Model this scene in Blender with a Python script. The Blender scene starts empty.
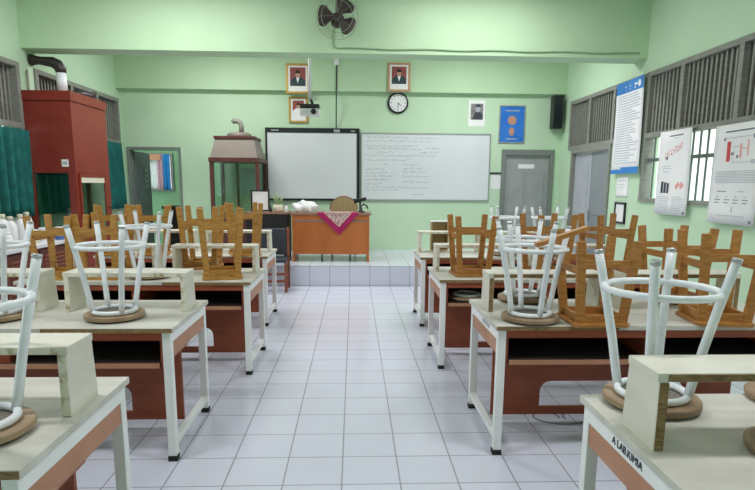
import bpy, bmesh, math, random
from mathutils import Vector, Matrix
random.seed(7)
SC = bpy.context.scene
COL = SC.collection
PI = math.pi

# ------------------------------------------------------------------ materials
def lin(c):
    c = c / 255.0
    return c / 12.92 if c <= 0.04045 else ((c + 0.055) / 1.055) ** 2.4
def rgb(r, g, b): return (lin(r), lin(g), lin(b), 1.0)

def mat(name, c1, rough=0.5, c2=None, scale=6.0, stretch=(1, 1, 1), metal=0.0, bump=0.0, coat=0.0, spec=0.5, lo=0.35, hi=0.7):
    m = bpy.data.materials.new(name); m.use_nodes = True
    nt = m.node_tree; b = nt.nodes['Principled BSDF']
    b.inputs['Roughness'].default_value = rough
    b.inputs['Metallic'].default_value = metal
    b.inputs['Specular IOR Level'].default_value = spec
    b.inputs['Coat Weight'].default_value = coat
    if c2 is None: c2 = tuple(min(1, v * 0.9) for v in c1[:3]) + (1,)
    tc = nt.nodes.new('ShaderNodeTexCoord'); mp = nt.nodes.new('ShaderNodeMapping')
    mp.inputs['Scale'].default_value = stretch
    nz = nt.nodes.new('ShaderNodeTexNoise'); nz.inputs['Scale'].default_value = scale
    nz.inputs['Detail'].default_value = 4.0
    rp = nt.nodes.new('ShaderNodeValToRGB')
    rp.color_ramp.elements[0].position = lo; rp.color_ramp.elements[0].color = c2
    rp.color_ramp.elements[1].position = hi; rp.color_ramp.elements[1].color = c1
    L = nt.links.new
    L(tc.outputs['Object'], mp.inputs['Vector']); L(mp.outputs['Vector'], nz.inputs['Vector'])
    L(nz.outputs['Fac'], rp.inputs['Fac']); L(rp.outputs['Color'], b.inputs['Base Color'])
    if bump > 0:
        bp = nt.nodes.new('ShaderNodeBump'); bp.inputs['Strength'].default_value = bump
        bp.inputs['Distance'].default_value = 0.01
        L(nz.outputs['Fac'], bp.inputs['Height']); L(bp.outputs['Normal'], b.inputs['Normal'])
    return m

def tile_mat(name, c1, c2, mortar, offx, offy, size=0.3, rough=0.09, axes='XY'):
    m = bpy.data.materials.new(name); m.use_nodes = True
    nt = m.node_tree; b = nt.nodes['Principled BSDF']; L = nt.links.new
    tc = nt.nodes.new('ShaderNodeTexCoord')
    sx = nt.nodes.new('ShaderNodeSeparateXYZ'); L(tc.outputs['Object'], sx.inputs[0])
    cb = nt.nodes.new('ShaderNodeCombineXYZ')
    ax = nt.nodes.new('ShaderNodeMath'); ax.operation = 'ADD'; ax.inputs[1].default_value = offx
    ay = nt.nodes.new('ShaderNodeMath'); ay.operation = 'ADD'; ay.inputs[1].default_value = offy
    L(sx.outputs[axes[0]], ax.inputs[0]); L(sx.outputs[axes[1]], ay.inputs[0])
    L(ax.outputs[0], cb.inputs['X']); L(ay.outputs[0], cb.inputs['Y'])
    br = nt.nodes.new('ShaderNodeTexBrick'); br.offset = 0.0; br.squash = 1.0
    br.inputs['Scale'].default_value = 1.0
    br.inputs['Brick Width'].default_value = size; br.inputs['Row Height'].default_value = size
    br.inputs['Mortar Size'].default_value = 0.0042; br.inputs['Mortar Smooth'].default_value = 0.2
    br.inputs['Bias'].default_value = 0.0
    br.inputs['Color1'].default_value = c1; br.inputs['Color2'].default_value = c2
    br.inputs['Mortar'].default_value = mortar
    L(cb.outputs[0], br.inputs['Vector'])
    nz = nt.nodes.new('ShaderNodeTexNoise'); nz.inputs['Scale'].default_value = 2.3; nz.inputs['Detail'].default_value = 5
    L(tc.outputs['Object'], nz.inputs['Vector'])
    mx = nt.nodes.new('ShaderNodeMix'); mx.data_type = 'RGBA'; mx.blend_type = 'MULTIPLY'
    mr = nt.nodes.new('ShaderNodeMapRange'); mr.inputs['To Min'].default_value = 0.0; mr.inputs['To Max'].default_value = 0.22
    L(nz.outputs['Fac'], mr.inputs['Value']); L(mr.outputs[0], mx.inputs['Factor'])
    L(br.outputs['Color'], mx.inputs['A']); mx.inputs['B'].default_value = rgb(196, 196, 196)
    L(mx.outputs['Result'], b.inputs['Base Color'])
    rr = nt.nodes.new('ShaderNodeMapRange'); rr.inputs['To Min'].default_value = rough; rr.inputs['To Max'].default_value = rough + 0.16
    L(nz.outputs['Fac'], rr.inputs['Value']); L(rr.outputs[0], b.inputs['Roughness'])
    bp = nt.nodes.new('ShaderNodeBump'); bp.inputs['Strength'].default_value = 0.25; bp.inputs['Distance'].default_value = 0.003
    bp.invert = True
    L(br.outputs['Fac'], bp.inputs['Height']); L(bp.outputs['Normal'], b.inputs['Normal'])
    return m

def glass_mat(name, tint, gloss=0.12):
    m = bpy.data.materials.new(name); m.use_nodes = True
    nt = m.node_tree; nt.nodes.clear(); L = nt.links.new
    o = nt.nodes.new('ShaderNodeOutputMaterial'); mx = nt.nodes.new('ShaderNodeMixShader')
    t = nt.nodes.new('ShaderNodeBsdfTransparent'); t.inputs[0].default_value = tint
    g = nt.nodes.new('ShaderNodeBsdfGlossy'); g.inputs['Roughness'].default_value = 0.05
    g.inputs['Color'].default_value = (0.9, 0.95, 0.92, 1)
    mx.inputs[0].default_value = gloss
    L(t.outputs[0], mx.inputs[1]); L(g.outputs[0], mx.inputs[2]); L(mx.outputs[0], o.inputs[0])
    return m

GREEN = rgb(199, 226, 195)
M = {}
M['wall'] = mat('green_wall_paint', GREEN, 0.75, rgb(192, 220, 188), 1.4, bump=0.05)
M['beam'] = mat('green_beam_paint', rgb(190, 219, 182), 0.7, rgb(184, 213, 176), 1.2, bump=0.04)
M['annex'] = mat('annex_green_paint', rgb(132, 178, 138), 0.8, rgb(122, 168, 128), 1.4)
M['ceil'] = mat('white_ceiling', rgb(235, 238, 232), 0.85)
M['floor'] = tile_mat('white_floor_tiles', rgb(219, 223, 238), rgb(215, 219, 234), rgb(160, 160, 172), 0.661, 0.0)
M['stepface'] = tile_mat('step_face_tiles', rgb(214, 217, 231), rgb(208, 211, 226), rgb(150, 153, 165), 0.661, 0.0, axes='XZ')
M['frame'] = mat('white_painted_steel', rgb(242, 244, 244), 0.35, rgb(234, 237, 236), 5)
M['tube'] = mat('white_enamel_tube', rgb(238, 241, 246), 0.3, rgb(226, 230, 235), 14)
M['rubber'] = mat('black_rubber', rgb(22, 22, 24), 0.7)
M['top'] = mat('grey_white_laminate', rgb(214, 213, 204), 0.42, rgb(193, 191, 180), 3.2, (1, 3, 1))
M['rack'] = mat('cream_painted_wood', rgb(229, 228, 216), 0.5, rgb(214, 211, 196), 4.0, (1, 1, 2))
M['raw'] = mat('raw_wood_edge', rgb(158, 132, 90), 0.75, rgb(116, 92, 58), 12, (3, 3, 12), bump=0.3)
M['brown'] = mat('red_brown_laminate', rgb(156, 80, 52), 0.45, rgb(144, 70, 44), 5, (1, 1, 4))
M['lightbrown'] = mat('light_brown_edge', rgb(190, 138, 108), 0.5, rgb(178, 126, 97), 5)
M['dark'] = mat('shade_dark_board', rgb(44, 32, 28), 0.8)  # near-black colour carrying the shade in desk compartments and beneath stool seats
M['wood'] = mat('orange_stool_wood', rgb(196, 147, 72), 0.42, rgb(164, 114, 46), 7, (2, 2, 9), bump=0.05)
M['wood2'] = mat('amber_stool_wood', rgb(186, 131, 66), 0.42, rgb(154, 102, 46), 7, (2, 2, 9), bump=0.05)
M['seatwood'] = mat('worn_plywood_seat', rgb(170, 146, 118), 0.55, rgb(136, 112, 86), 9, (1, 1, 1), bump=0.1)
M['seatdark'] = mat('dark_seat_pad', rgb(120, 112, 104), 0.7)
M['red'] = mat('red_brown_cupboard_paint', rgb(136, 51, 38), 0.42, rgb(124, 42, 31), 3)
M['teal'] = mat('teal_curtain_cloth', rgb(14, 112, 104), 0.85, rgb(8, 84, 80), 8)
M['grille'] = mat('grey_painted_timber', rgb(146, 148, 140), 0.6, rgb(130, 131, 123), 6, (1, 1, 6))
M['grilleback'] = mat('brown_louvre_shade', rgb(104, 94, 82), 0.85, rgb(88, 78, 68), 2.5)
M['door'] = mat('grey_door_paint', rgb(166, 170, 170), 0.5, rgb(154, 158, 158), 3)
M['doorframe'] = mat('grey_door_frame', rgb(126, 134, 128), 0.55)
M['lilac'] = mat('pale_lilac_grey_door', rgb(180, 184, 190), 0.5, rgb(170, 175, 182), 3)
M['black'] = mat('black_plastic', rgb(26, 27, 30), 0.4)
M['navy'] = mat('black_blue_frame', rgb(26, 32, 40), 0.35)
M['board'] = mat('glossy_white_board', rgb(226, 231, 234), 0.2, rgb(219, 224, 228), 0.8)
M['alu'] = mat('aluminium_trim', rgb(186, 190, 190), 0.35, metal=0.7)
M['ink'] = mat('grey_marker_ink', rgb(150, 152, 168), 0.7)
M['inkdark'] = mat('dark_print', rgb(62, 64, 76), 0.7)
M['inkgrey'] = mat('grey_print', rgb(176, 180, 188), 0.8)
M['inkred'] = mat('red_print', rgb(214, 84, 84), 0.7)
M['pink'] = mat('pink_print', rgb(236, 170, 164), 0.7)
M['paper'] = mat('white_paper', rgb(240, 240, 240), 0.6, rgb(234, 234, 236), 2)
M['blue'] = mat('blue_print', rgb(52, 132, 206), 0.5, rgb(44, 120, 196), 3)
M['bluep'] = mat('poster_blue', rgb(52, 128, 218), 0.4, rgb(40, 110, 205), 5)
M['orange'] = mat('orange_print', rgb(196, 146, 122), 0.6)
M['gold'] = mat('gilded_frame', rgb(206, 170, 88), 0.35, rgb(180, 140, 66), 20, metal=0.35)
M['tanframe'] = mat('tan_frame', rgb(198, 152, 112), 0.5)
M['skin'] = mat('portrait_skin', rgb(196, 150, 124), 0.7)
M['suit'] = mat('portrait_dark_suit', rgb(50, 68, 74), 0.7)
M['maroon'] = mat('portrait_red_backdrop', rgb(150, 78, 76), 0.7)
M['hair'] = mat('portrait_black', rgb(30, 28, 30), 0.7)
M['greyphoto'] = mat('grey_photo_tone', rgb(150, 148, 148), 0.7, rgb(112, 110, 110), 10)
M['desk'] = mat('orange_brown_veneer', rgb(190, 112, 56), 0.35, rgb(172, 96, 44), 3, (1, 1, 0.3))
M['desktop'] = mat('brown_grey_desktop', rgb(150, 116, 96), 0.4)
M['blackdesk'] = mat('black_table_paint', rgb(24, 22, 24), 0.6)
M['magenta'] = mat('magenta_cloth', rgb(176, 26, 92), 0.8, rgb(160, 20, 82), 18)
M['clothpat'] = mat('patterned_cloth_centre', rgb(214, 190, 182), 0.85, rgb(150, 110, 104), 55, lo=0.45, hi=0.55)
M['beige'] = mat('tan_upholstery', rgb(166, 146, 106), 0.8, rgb(152, 132, 94), 30)
M['slate'] = mat('dark_grey_vinyl', rgb(50, 54, 64), 0.5, rgb(42, 46, 54), 4)
M['chairwood'] = mat('red_brown_chair_wood', rgb(146, 84, 58), 0.45, rgb(126, 68, 46), 6, (2, 2, 8))
M['hoodframe'] = mat('dark_red_brown_timber', rgb(96, 52, 44), 0.5, rgb(82, 42, 36), 6)
M['hoodroof'] = mat('taupe_hood_roof', rgb(142, 130, 120), 0.5, rgb(132, 121, 112), 4)
M['pipe'] = mat('grey_pipe', rgb(142, 140, 130), 0.5)
M['pvc'] = mat('white_pvc_pipe', rgb(236, 238, 242), 0.35)
M['flex'] = mat('dark_flexible_duct', rgb(62, 52, 50), 0.45, rgb(40, 34, 34), 20)
M['fan'] = mat('dark_brown_fan_blade', rgb(58, 44, 44), 0.45)
M['wire'] = mat('pale_green_wire', rgb(150, 172, 142), 0.4)
M['greycable'] = mat('grey_cable', rgb(128, 126, 124), 0.6)
M['cable'] = mat('dark_cable', rgb(52, 58, 54), 0.6)
M['greencable'] = mat('painted_conduit', rgb(150, 180, 142), 0.6)
M['glassgreen'] = glass_mat('green_tinted_glass', (0.62, 0.80, 0.72, 1), 0.14)
M['glassclear'] = glass_mat('pale_green_cabinet_glass', (0.80, 0.92, 0.85, 1), 0.07)
M['glass'] = glass_mat('clear_window_glass', (0.93, 0.96, 0.95, 1), 0.08)
M['inside'] = mat('cupboard_inside', rgb(130, 176, 160), 0.7)
M['white'] = mat('white_plastic', rgb(236, 236, 238), 0.4)
M['mullion'] = mat('dark_grey_bars', rgb(96, 104, 102), 0.6)
M['inkmid'] = mat('mid_grey_print', rgb(128, 130, 142), 0.7)
M['inkpale'] = mat('pale_grey_print', rgb(198, 203, 212), 0.8)
M['glassreflect'] = glass_mat('reflective_green_glass', (0.5, 0.72, 0.62, 1), 0.4)
M['darkdoor'] = mat('dark_grey_door', rgb(112, 120, 122), 0.5, rgb(100, 108, 110), 3)
M['midgrey'] = mat('mid_grey_door', rgb(142, 148, 152), 0.5, rgb(132, 138, 143), 3)
M['rackedge'] = mat('worn_cream_edge', rgb(226, 222, 206), 0.55, rgb(168, 146, 106), 9, (3, 3, 3), lo=0.3, hi=0.48)
M['cream'] = mat('cream_label', rgb(224, 218, 196), 0.6)
M['bluejar'] = mat('blue_plastic', rgb(70, 110, 176), 0.4)
M['counter'] = mat('white_counter_top', rgb(226, 228, 230), 0.35)
M['louver'] = mat('dark_red_brown_slats', rgb(112, 60, 48), 0.55)
M['cwhite'] = mat('white_curtain', rgb(226, 236, 238), 0.8)
M['cpink'] = mat('mauve_curtain', rgb(196, 160, 172), 0.8)
M['cblue'] = mat('blue_curtain', rgb(30, 130, 200), 0.8)
M['cpeach'] = mat('peach_pelmet', rgb(204, 152, 122), 0.8)
M['leaf'] = mat('pale_green_leaf', rgb(150, 176, 120), 0.6)
M['bag'] = mat('white_plastic_bag', rgb(236, 238, 238), 0.45, rgb(220, 222, 224), 9, bump=0.5)
M['tan'] = mat('tan_box_wood', rgb(186, 160, 112), 0.6, rgb(160, 132, 86), 8)
M['outside'] = mat('pale_outside_render', rgb(225, 232, 222), 0.8)
M['foliage'] = mat('outside_hedge_green', rgb(120, 150, 96), 0.8, rgb(86, 118, 66), 6)
M['soil'] = mat('outside_paving', rgb(200, 200, 190), 0.9)

# ------------------------------------------------------------------ mesh helper
class B:
    def __init__(s): s.bm = bmesh.new(); s.mi = 0
    def _face(s, vs):
        try:
            f = s.bm.faces.new(vs); f.material_index = s.mi; return f
        except ValueError: return None
    def hexa(s, p):
        v = [s.bm.verts.new(q) for q in p]
        for idx in ((0, 3, 2, 1), (4, 5, 6, 7), (0, 1, 5, 4), (1, 2, 6, 5), (2, 3, 7, 6), (3, 0, 4, 7)):
            s._face([v[i] for i in idx])
        return s
    def box(s, x0, x1, y0, y1, z0, z1):
        return s.hexa([(x0, y0, z0), (x1, y0, z0), (x1, y1, z0), (x0, y1, z0), (x0, y0, z1), (x1, y0, z1), (x1, y1, z1), (x0, y1, z1)])
    def bar(s, p, q, w, t, side=(1, 0, 0), w2=None, t2=None):
        p, q = Vector(p), Vector(q); d = (q - p).normalized()
        u = Vector(side); u = (u - d * u.dot(d)).normalized(); v = d.cross(u)
        w2 = w if w2 is None else w2; t2 = t if t2 is None else t2
        pts = []
        for c, ww, tt in ((p, w, t), (q, w2, t2)):
            for a, b in ((-1, -1), (1, -1), (1, 1), (-1, 1)):
                pts.append(c + u * (a * ww / 2) + v * (b * tt / 2))
        return s.hexa(pts)
    def sweep(s, pts, r, seg=10, closed=False):
        pts = [Vector(p) for p in pts]; n = len(pts)
        rs = r if isinstance(r, (list, tuple)) else [r] * n
        rings = []; ref = None
        for i in range(n):
            if closed: d = pts[(i + 1) % n] - pts[i - 1]
            else: d = pts[min(i + 1, n - 1)] - pts[max(i - 1, 0)]
            d.normalize()
            if ref is None: ref = Vector((0, 0, 1)) if abs(d.z) < 0.9 else Vector((1, 0, 0))
            u = (ref - d * ref.dot(d)).normalized(); ref = u; v = d.cross(u)
            rings.append([s.bm.verts.new(pts[i] + (u * math.cos(2 * PI * k / seg) + v * math.sin(2 * PI * k / seg)) * rs[i]) for k in range(seg)])
        m = n if closed else n - 1
        for i in range(m):
            a, b = rings[i], rings[(i + 1) % n]
            for k in range(seg):
                f = s._face([a[k], a[(k + 1) % seg], b[(k + 1) % seg], b[k]])
                if f: f.smooth = True
        if not closed:
            s._face(list(reversed(rings[0]))); s._face(rings[-1])
        return s
    def ring(s, c, R, r, n=28, seg=8, axis='z'):
        pts = []
        for k in range(n):
            a = 2 * PI * k / n; x, y = R * math.cos(a), R * math.sin(a)
            pts.append(Vector(c) + (Vector((x, y, 0)) if axis == 'z' else Vector((x, 0, y))))
        return s.sweep(pts, r, seg, True)
    def lathe(s, prof, c=(0, 0, 0), n=28, rot=None):
        c = Vector(c); rings = []
        for (r, z) in prof:
            rings.append([])
            for k in range(n):
                a = 2 * PI * k / n; v = Vector((r * math.cos(a), r * math.sin(a), z))
                if rot is not None: v = rot @ v
                rings[-1].append(s.bm.verts.new(c + v))
        for i in range(len(rings) - 1):
            a, b = rings[i], rings[i + 1]
            for k in range(n):
                f = s._face([a[k], a[(k + 1) % n], b[(k + 1) % n], b[k]])
                if f: f.smooth = True
        s._face(list(reversed(rings[0]))); s._face(rings[-1])
        return s
    def prism(s, poly, f):
        """poly: list of 2-D points; f(u,v,w) -> 3-D, extruded w 0..1"""
        a = [s.bm.verts.new(f(u, v, 0)) for u, v in poly]; b = [s.bm.verts.new(f(u, v, 1)) for u, v in poly]
        n = len(poly)
        s._face(list(reversed(a))); s._face(b)
        for k in range(n): s._face([a[k], a[(k + 1) % n], b[(k + 1) % n], b[k]])
        return s
    def grid(s, nu, nv, f):
        vs = [[s.bm.verts.new(f(i / nu, j / nv)) for j in range(nv + 1)] for i in range(nu + 1)]
        for i in range(nu):
            for j in range(nv):
                q = s._face([vs[i][j], vs[i + 1][j], vs[i + 1][j + 1], vs[i][j + 1]])
                if q: q.smooth = True
        return s
    def out(s, name, mats, parent=None, bevel=0.0, loc=(0, 0, 0), solid=0.0):
        bmesh.ops.recalc_face_normals(s.bm, faces=s.bm.faces)
        me = bpy.data.meshes.new(name); s.bm.to_mesh(me); s.bm.free()
        for m in (mats if isinstance(mats, (list, tuple)) else [mats]): me.materials.append(M[m])
        o = bpy.data.objects.new(name, me); COL.objects.link(o); o.location = loc
        if parent is not None: o.parent = parent
        if solid > 0:
            md = o.modifiers.new('thick', 'SOLIDIFY'); md.thickness = solid; md.offset = 0
        if bevel > 0:
            md = o.modifiers.new('bev', 'BEVEL'); md.width = bevel; md.segments = 2; md.limit_method = 'ANGLE'
        return o

def tag(o, label=None, cat=None, group=None, kind=None):
    if label: o['label'] = label
    if cat: o['category'] = cat
    if group: o['group'] = group
    if kind: o['kind'] = kind
    return o
def thing(name, label, cat, loc=(0, 0, 0), rz=0.0, group=None):
    o = bpy.data.objects.new(name, None); COL.objects.link(o)
    o.location = loc; o.rotation_euler = (0, 0, rz); o.empty_display_size = 0.1
    return tag(o, label, cat, group)
def struct(o, label=None): return tag(o, label, None, None, 'structure')
KIDS = {}
def children(o): return [c for c in COL.objects if c.parent == o]
def dup(root, loc, rz, label, group=None, sz=1.0, name=None):
    r = root.copy(); COL.objects.link(r); r.location = loc; r.rotation_euler = (0, 0, rz); r.scale = (1, 1, sz)
    r['label'] = label
    if group: r['group'] = group
    for ch in children(root):
        c = ch.copy(); COL.objects.link(c); c.parent = r
        for g in children(ch):
            d = g.copy(); COL.objects.link(d); d.parent = c
    return r

# ------------------------------------------------------------------ room shell
XL, XR, YB, YF, ZC = -4.15, 3.82, 10.68, -2.4, 4.1
T = 0.2
struct(B().box(XL - 0.6, XR + T, YF - T, 13.6, -0.12, 0).out('floor', 'floor'), 'white square floor tiles with grey joints')
pf = B(); pf.box(-2.9, 2.62, 8.467, YB, 0.001, 0.304)
o = pf.out('floor_platform', ['floor', 'stepface'])
for p in o.data.polygons:
    if abs(p.normal.y) > 0.5: p.material_index = 1
struct(o, 'raised tiled teaching platform below the boards')
struct(B().box(XL - T, XR + T, YF - T, YB + T, ZC, ZC + 0.12).out('ceiling', 'ceil'))
struct(B().box(XL - T, XR + T, YF - T, YF, 0, ZC).out('wall_front', 'wall'))
# back wall with two door openings
wb = B()
wb.box(XL - T, -4.06, YB, YB + T, 0, ZC); wb.box(-4.06, -3.13, YB, YB + T, 2.125, ZC)
wb.box(-3.13, 2.76, YB, YB + T, 0, ZC); wb.box(2.76, 3.66, YB, YB + T, 2.125, ZC); wb.box(3.66, XR + T, YB, YB + T, 0, ZC)
struct(wb.out('wall_back', 'wall'))
# left wall : upper grille strip z 2.2-2.95 and windows below it
wl = B()
wl.box(XL - T, XL, YF, YB, 2.955, ZC); wl.box(XL - T, XL, YF, YB, 0, 1.08)
for a, b in ((YF, -1.2), (3.4, 3.76), (7.57, 7.93), (10.6, YB)): wl.box(XL - T, XL, a, b, 1.08, 2.955)
struct(wl.out('wall_left', 'wall'))
wr = B()
wr.box(XR, XR + T, YF, YB, 2.96, ZC)
wr.box(XR, XR + T, YF, 8.52, 0, 1.31); wr.box(XR, XR + T, 10.08, YB, 0, 2.14)
wr.box(XR, XR + T, 7.58, 8.52, 1.31, 2.14); wr.box(XR, XR + T, 10.26, YB, 2.14, 2.96)
wr.box(XR, XR + T, 7.58, 7.69, 2.14, 2.96)
for a, b in ((YF, -1.2), (3.2, 3.5)): wr.box(XR, XR + T, a, b, 1.31, 2.96)
struct(wr.out('wall_right', 'wall'))
struct(B().box(XL, XR, 7.68, 8.02, 3.152, ZC).out('trim_1', 'beam'), 'deep green ceiling beam across the room in front of the boards')
struct(B().box(XL, XR, YB - 0.13, YB, 3.13, ZC).out('trim_2', 'beam'), 'green lintel beam along the top of the back wall')

# window units with slatted upper vents
def window_unit(name, X, side, y0, y1, zt, zm, zs, posts, glazed=True, mull=None):
    """side +1: wall on the +x side of the room; frames stand in the wall thickness"""
    xa, xb = (X + 0.02, X + 0.09) if side > 0 else (X - 0.09, X - 0.02)
    fx0, fx1 = (X - 0.025, X + 0.1) if side > 0 else (X - 0.1, X + 0.025)
    w = bpy.data.objects.new(name, None); COL.objects.link(w); w.location = (X, (y0 + y1) / 2, zs); struct(w)
    off = Vector(w.location)
    def put(bb, nm, m):
        ob = bb.out(nm, m, None); ob.parent = w; ob.location = -off; return ob
    f = B(); f.box(fx0, fx1, y0, y1, zt - 0.06, zt); f.box(fx0, fx1, y0, y1, zm, zm + 0.06)
    for p in posts: f.box(fx0, fx1, p - 0.035, p + 0.035, zm + 0.06, zt - 0.06)
    if glazed:
        f.box(fx0, fx1, y0, y1, zs, zs + 0.05)
        for p in posts: f.box(fx0, fx1, p - 0.03, p + 0.03, zs + 0.05, zm)
    put(f, 'window_frame', 'grille')
    g = B(); y = y0 + 0.06
    while y < y1 - 0.04:
        g.box(xa, xa + 0.025, y - 0.017, y + 0.017, zm + 0.06, zt - 0.06); y += 0.083
    put(g, 'grille', 'grille')
    bx = (X + 0.11, X + 0.125) if side > 0 else (X - 0.125, X - 0.11)
    put(B().box(bx[0], bx[1], y0, y1, zm + 0.02, zt - 0.02), 'vent_backing', 'grilleback')
    if glazed:
        px = (X + 0.07, X + 0.076) if side > 0 else (X - 0.076, X - 0.07)
        put(B().box(px[0], px[1], y0 + 0.02, y1 - 0.02, zs + 0.04, zm), 'pane', 'glass')
        b = B(); y = y0 + 0.1
        while y < y1:
            b.box(px[0] - 0.03, px[0] - 0.012, y - 0.009, y + 0.009, zs + 0.04, zm); y += 0.14
        b.box(px[0] - 0.04, px[1] + 0.01, y0, y1, zm - 0.3, zm - 0.26)
        put(b, 'bars', 'mullion')
    return w
window_unit('window_1', XR, 1, 3.5, 7.58, 2.96, 2.13, 1.31, (3.54, 4.7, 5.75, 6.77, 7.54))
window_unit('window_2', XR, 1, 7.69, 10.26, 2.96, 2.13, 2.13, (7.73, 8.52, 9.4, 10.22), glazed=False)
window_unit('window_3', XR, 1, -1.2, 3.2, 2.96, 2.13, 1.31, (-1.16, 0.0, 1.1, 2.2, 3.16))
window_unit('window_4', XL, -1, 3.76, 7.57, 2.955, 2.17, 1.08, (3.8, 5.0, 6.3, 7.53))
window_unit('window_5', XL, -1, 7.93, 10.6, 2.955, 2.17, 1.08, (7.97, 8.9, 9.75, 10.56))
window_unit('window_6', XL, -1, -1.2, 3.4, 2.955, 2.17, 1.08, (-1.16, 0.4, 1.9, 3.36))

# doors
def panel_leaf(bb, x0, x1, z0, z1, t):
    bb.box(x0, x1, -t / 2, t / 2, z0, z1)
    return bb
# door_1 : closed grey panelled door at the right of the back wall
d = bpy.data.objects.new('door_1', None); COL.objects.link(d); d.location = (3.21, YB, 0); struct(d, 'closed grey panelled door at the right end of the back wall')
f = B(); f.box(-0.49, -0.41, -0.03, 0.12, 0, 2.16); f.box(0.41, 0.49, -0.03, 0.12, 0, 2.16); f.box(-0.41, 0.41, -0.03, 0.12, 2.06, 2.16)
f.out('door_frame', 'doorframe', d)
lf = B(); lf.box(-0.41, 0.41, 0.03, 0.07, 0.01, 2.06)
leaf = lf.out('door_leaf', 'door', d)
pn = B()
for xa, xb in ((-0.33, -0.04), (0.04, 0.33)):
    for za, zb in ((0.15, 0.85), (1.0, 1.72)): pn.box(xa, xb, 0.018, 0.03, za, zb)
pn.out('door_panels', 'door', leaf, bevel=0.008)
B().box(-0.16, 0.14, 0.024, 0.029, 1.82, 1.9).out('name_plate', 'paper', leaf)
B().sweep([(0.35, 0.03, 1.0), (0.35, -0.03, 1.0), (0.27, -0.03, 1.0)], 0.012).out('door_handle', 'alu', leaf)
# door_2 : grey double door in the right wall
d = bpy.data.objects.new('door_2', None); COL.objects.link(d); d.location = (XR, 9.3, 0); struct(d, 'pale grey double door in the right wall')
f = B(); f.box(-0.03, 0.12, -0.78, -0.71, 0, 2.13); f.box(-0.03, 0.12, 0.71, 0.78, 0, 2.13); f.box(-0.03, 0.12, -0.71, 0.71, 2.06, 2.13)
f.out('door_frame', 'grille', d)
for s0, s1 in ((-0.7, -0.005), (0.005, 0.7)):
    lf = B(); lf.box(0.03, 0.07, s0, s1, 0.01, 2.05); le = lf.out('door_leaf', 'lilac' if s0 > -0.1 else 'midgrey', d)
    pn = B(); pn.box(0.02, 0.03, s0 + 0.1, s1 - 0.1, 0.2, 0.9); pn.box(0.02, 0.03, s0 + 0.1, s1 - 0.1, 1.05, 1.9); pn.out('door_panels', 'lilac' if s0 > -0.1 else 'midgrey', le, bevel=0.006)
B().box(0.0, 0.018, -0.03, -0.05, 0.95, 1.12).out('door_handle', 'alu', d)
# door_3 : open door at the left of the back wall and the room behind it
d = bpy.data.objects.new('door_3', None); COL.objects.link(d); d.location = (-3.595, YB, 0); struct(d, 'grey door standing open at the left end of the back wall')
f = B(); f.box(-0.475, -0.43, -0.02, 0.2, 0, 2.14); f.box(0.43, 0.475, -0.02, 0.2, 0, 2.14); f.box(-0.43, 0.43, -0.02, 0.2, 2.09, 2.14)
f.out('door_frame', 'doorframe', d)
lf = B(); lf.box(0, 0.82, -0.02, 0.02, 0.01, 2.07)
for za, zb in ((0.2, 0.9), (1.05, 1.85)): lf.box(0.12, 0.7, -0.03, -0.02, za, zb)
le = lf.out('door_leaf', 'darkdoor', d); le.location = (-0.425, 0.16, 0); le.rotation_euler = (0, 0, math.radians(91))
st = B()
for k in range(4): st.box(0.46 + 0.02 * (k % 2), 0.62, -0.036, -0.031, 1.42 + k * 0.1, 1.46 + k * 0.1)
st.box(0.46, 0.475, -0.036, -0.031, 1.42, 1.86); st.box(0.605, 0.62, -0.036, -0.031, 1.42, 1.86)
st.out('painted_sign', 'alu', le)
# annex room
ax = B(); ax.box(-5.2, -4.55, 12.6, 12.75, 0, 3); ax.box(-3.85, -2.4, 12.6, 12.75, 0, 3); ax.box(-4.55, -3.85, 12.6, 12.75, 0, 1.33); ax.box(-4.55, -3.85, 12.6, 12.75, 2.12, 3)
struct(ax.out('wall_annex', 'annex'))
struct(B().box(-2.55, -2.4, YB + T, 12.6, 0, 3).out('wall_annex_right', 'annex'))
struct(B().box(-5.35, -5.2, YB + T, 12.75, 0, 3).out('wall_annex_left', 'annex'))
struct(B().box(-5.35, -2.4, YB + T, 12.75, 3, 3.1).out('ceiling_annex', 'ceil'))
w = B(); w.box(-4.55, -4.5, 12.55, 12.72, 1.33, 2.12); w.box(-3.9, -3.85, 12.55, 12.72, 1.33, 2.12); w.box(-4.5, -3.9, 12.55, 12.72, 1.33, 1.39); w.box(-4.5, -3.9, 12.55, 12.72, 2.08, 2.12)
struct(w.out('window_7', 'doorframe'))
def drape(name, label, m, x0, x1, z0, z1, y, amp=0.02, waves=4, group=None, alongy=False, nz=8, flare=0.0, cat='curtain'):
    def f(u, v):
        a = x0 + (x1 - x0) * (u + flare * (1 - v) * (u - 0.3)); dd = amp * math.sin(u * waves * 2 * PI + 0.6 * v) * (1.1 - 0.3 * v) + 0.4 * amp * math.sin(u * waves * 3.7 * PI + 2)
        return (y + dd, a, z0 + (z1 - z0) * v) if alongy else (a, y + dd, z0 + (z1 - z0) * v)
    o = B().grid(waves * 10, nz, f).out(name, m, solid=0.006)
    return tag(o, label, cat, group)
drape('curtain', 'white curtain panel in the window seen through the open door', 'cwhite', -4.5, -4.18, 1.38, 2.08, 12.53, 0.012, 3)
drape('curtain', 'mauve curtain panel beside the white one beyond the open door', 'cpink', -4.18, -4.05, 1.36, 2.1, 12.53, 0.012, 2)
drape('curtain', 'bright blue curtain panel in the window beyond the open door', 'cblue', -4.05, -3.9, 1.36, 2.1, 12.53, 0.012, 2)
tag(B().box(-4.5, -4.08, 12.47, 12.5, 1.98, 2.1).out('pelmet', 'cpeach'), 'peach cloth pelmet above the white curtain beyond the open door', 'pelmet')
t = thing('side_bench', 'dark bench against the wall of the room beyond the open door', 'bench', (-3.35, 11.6, 0))
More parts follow.
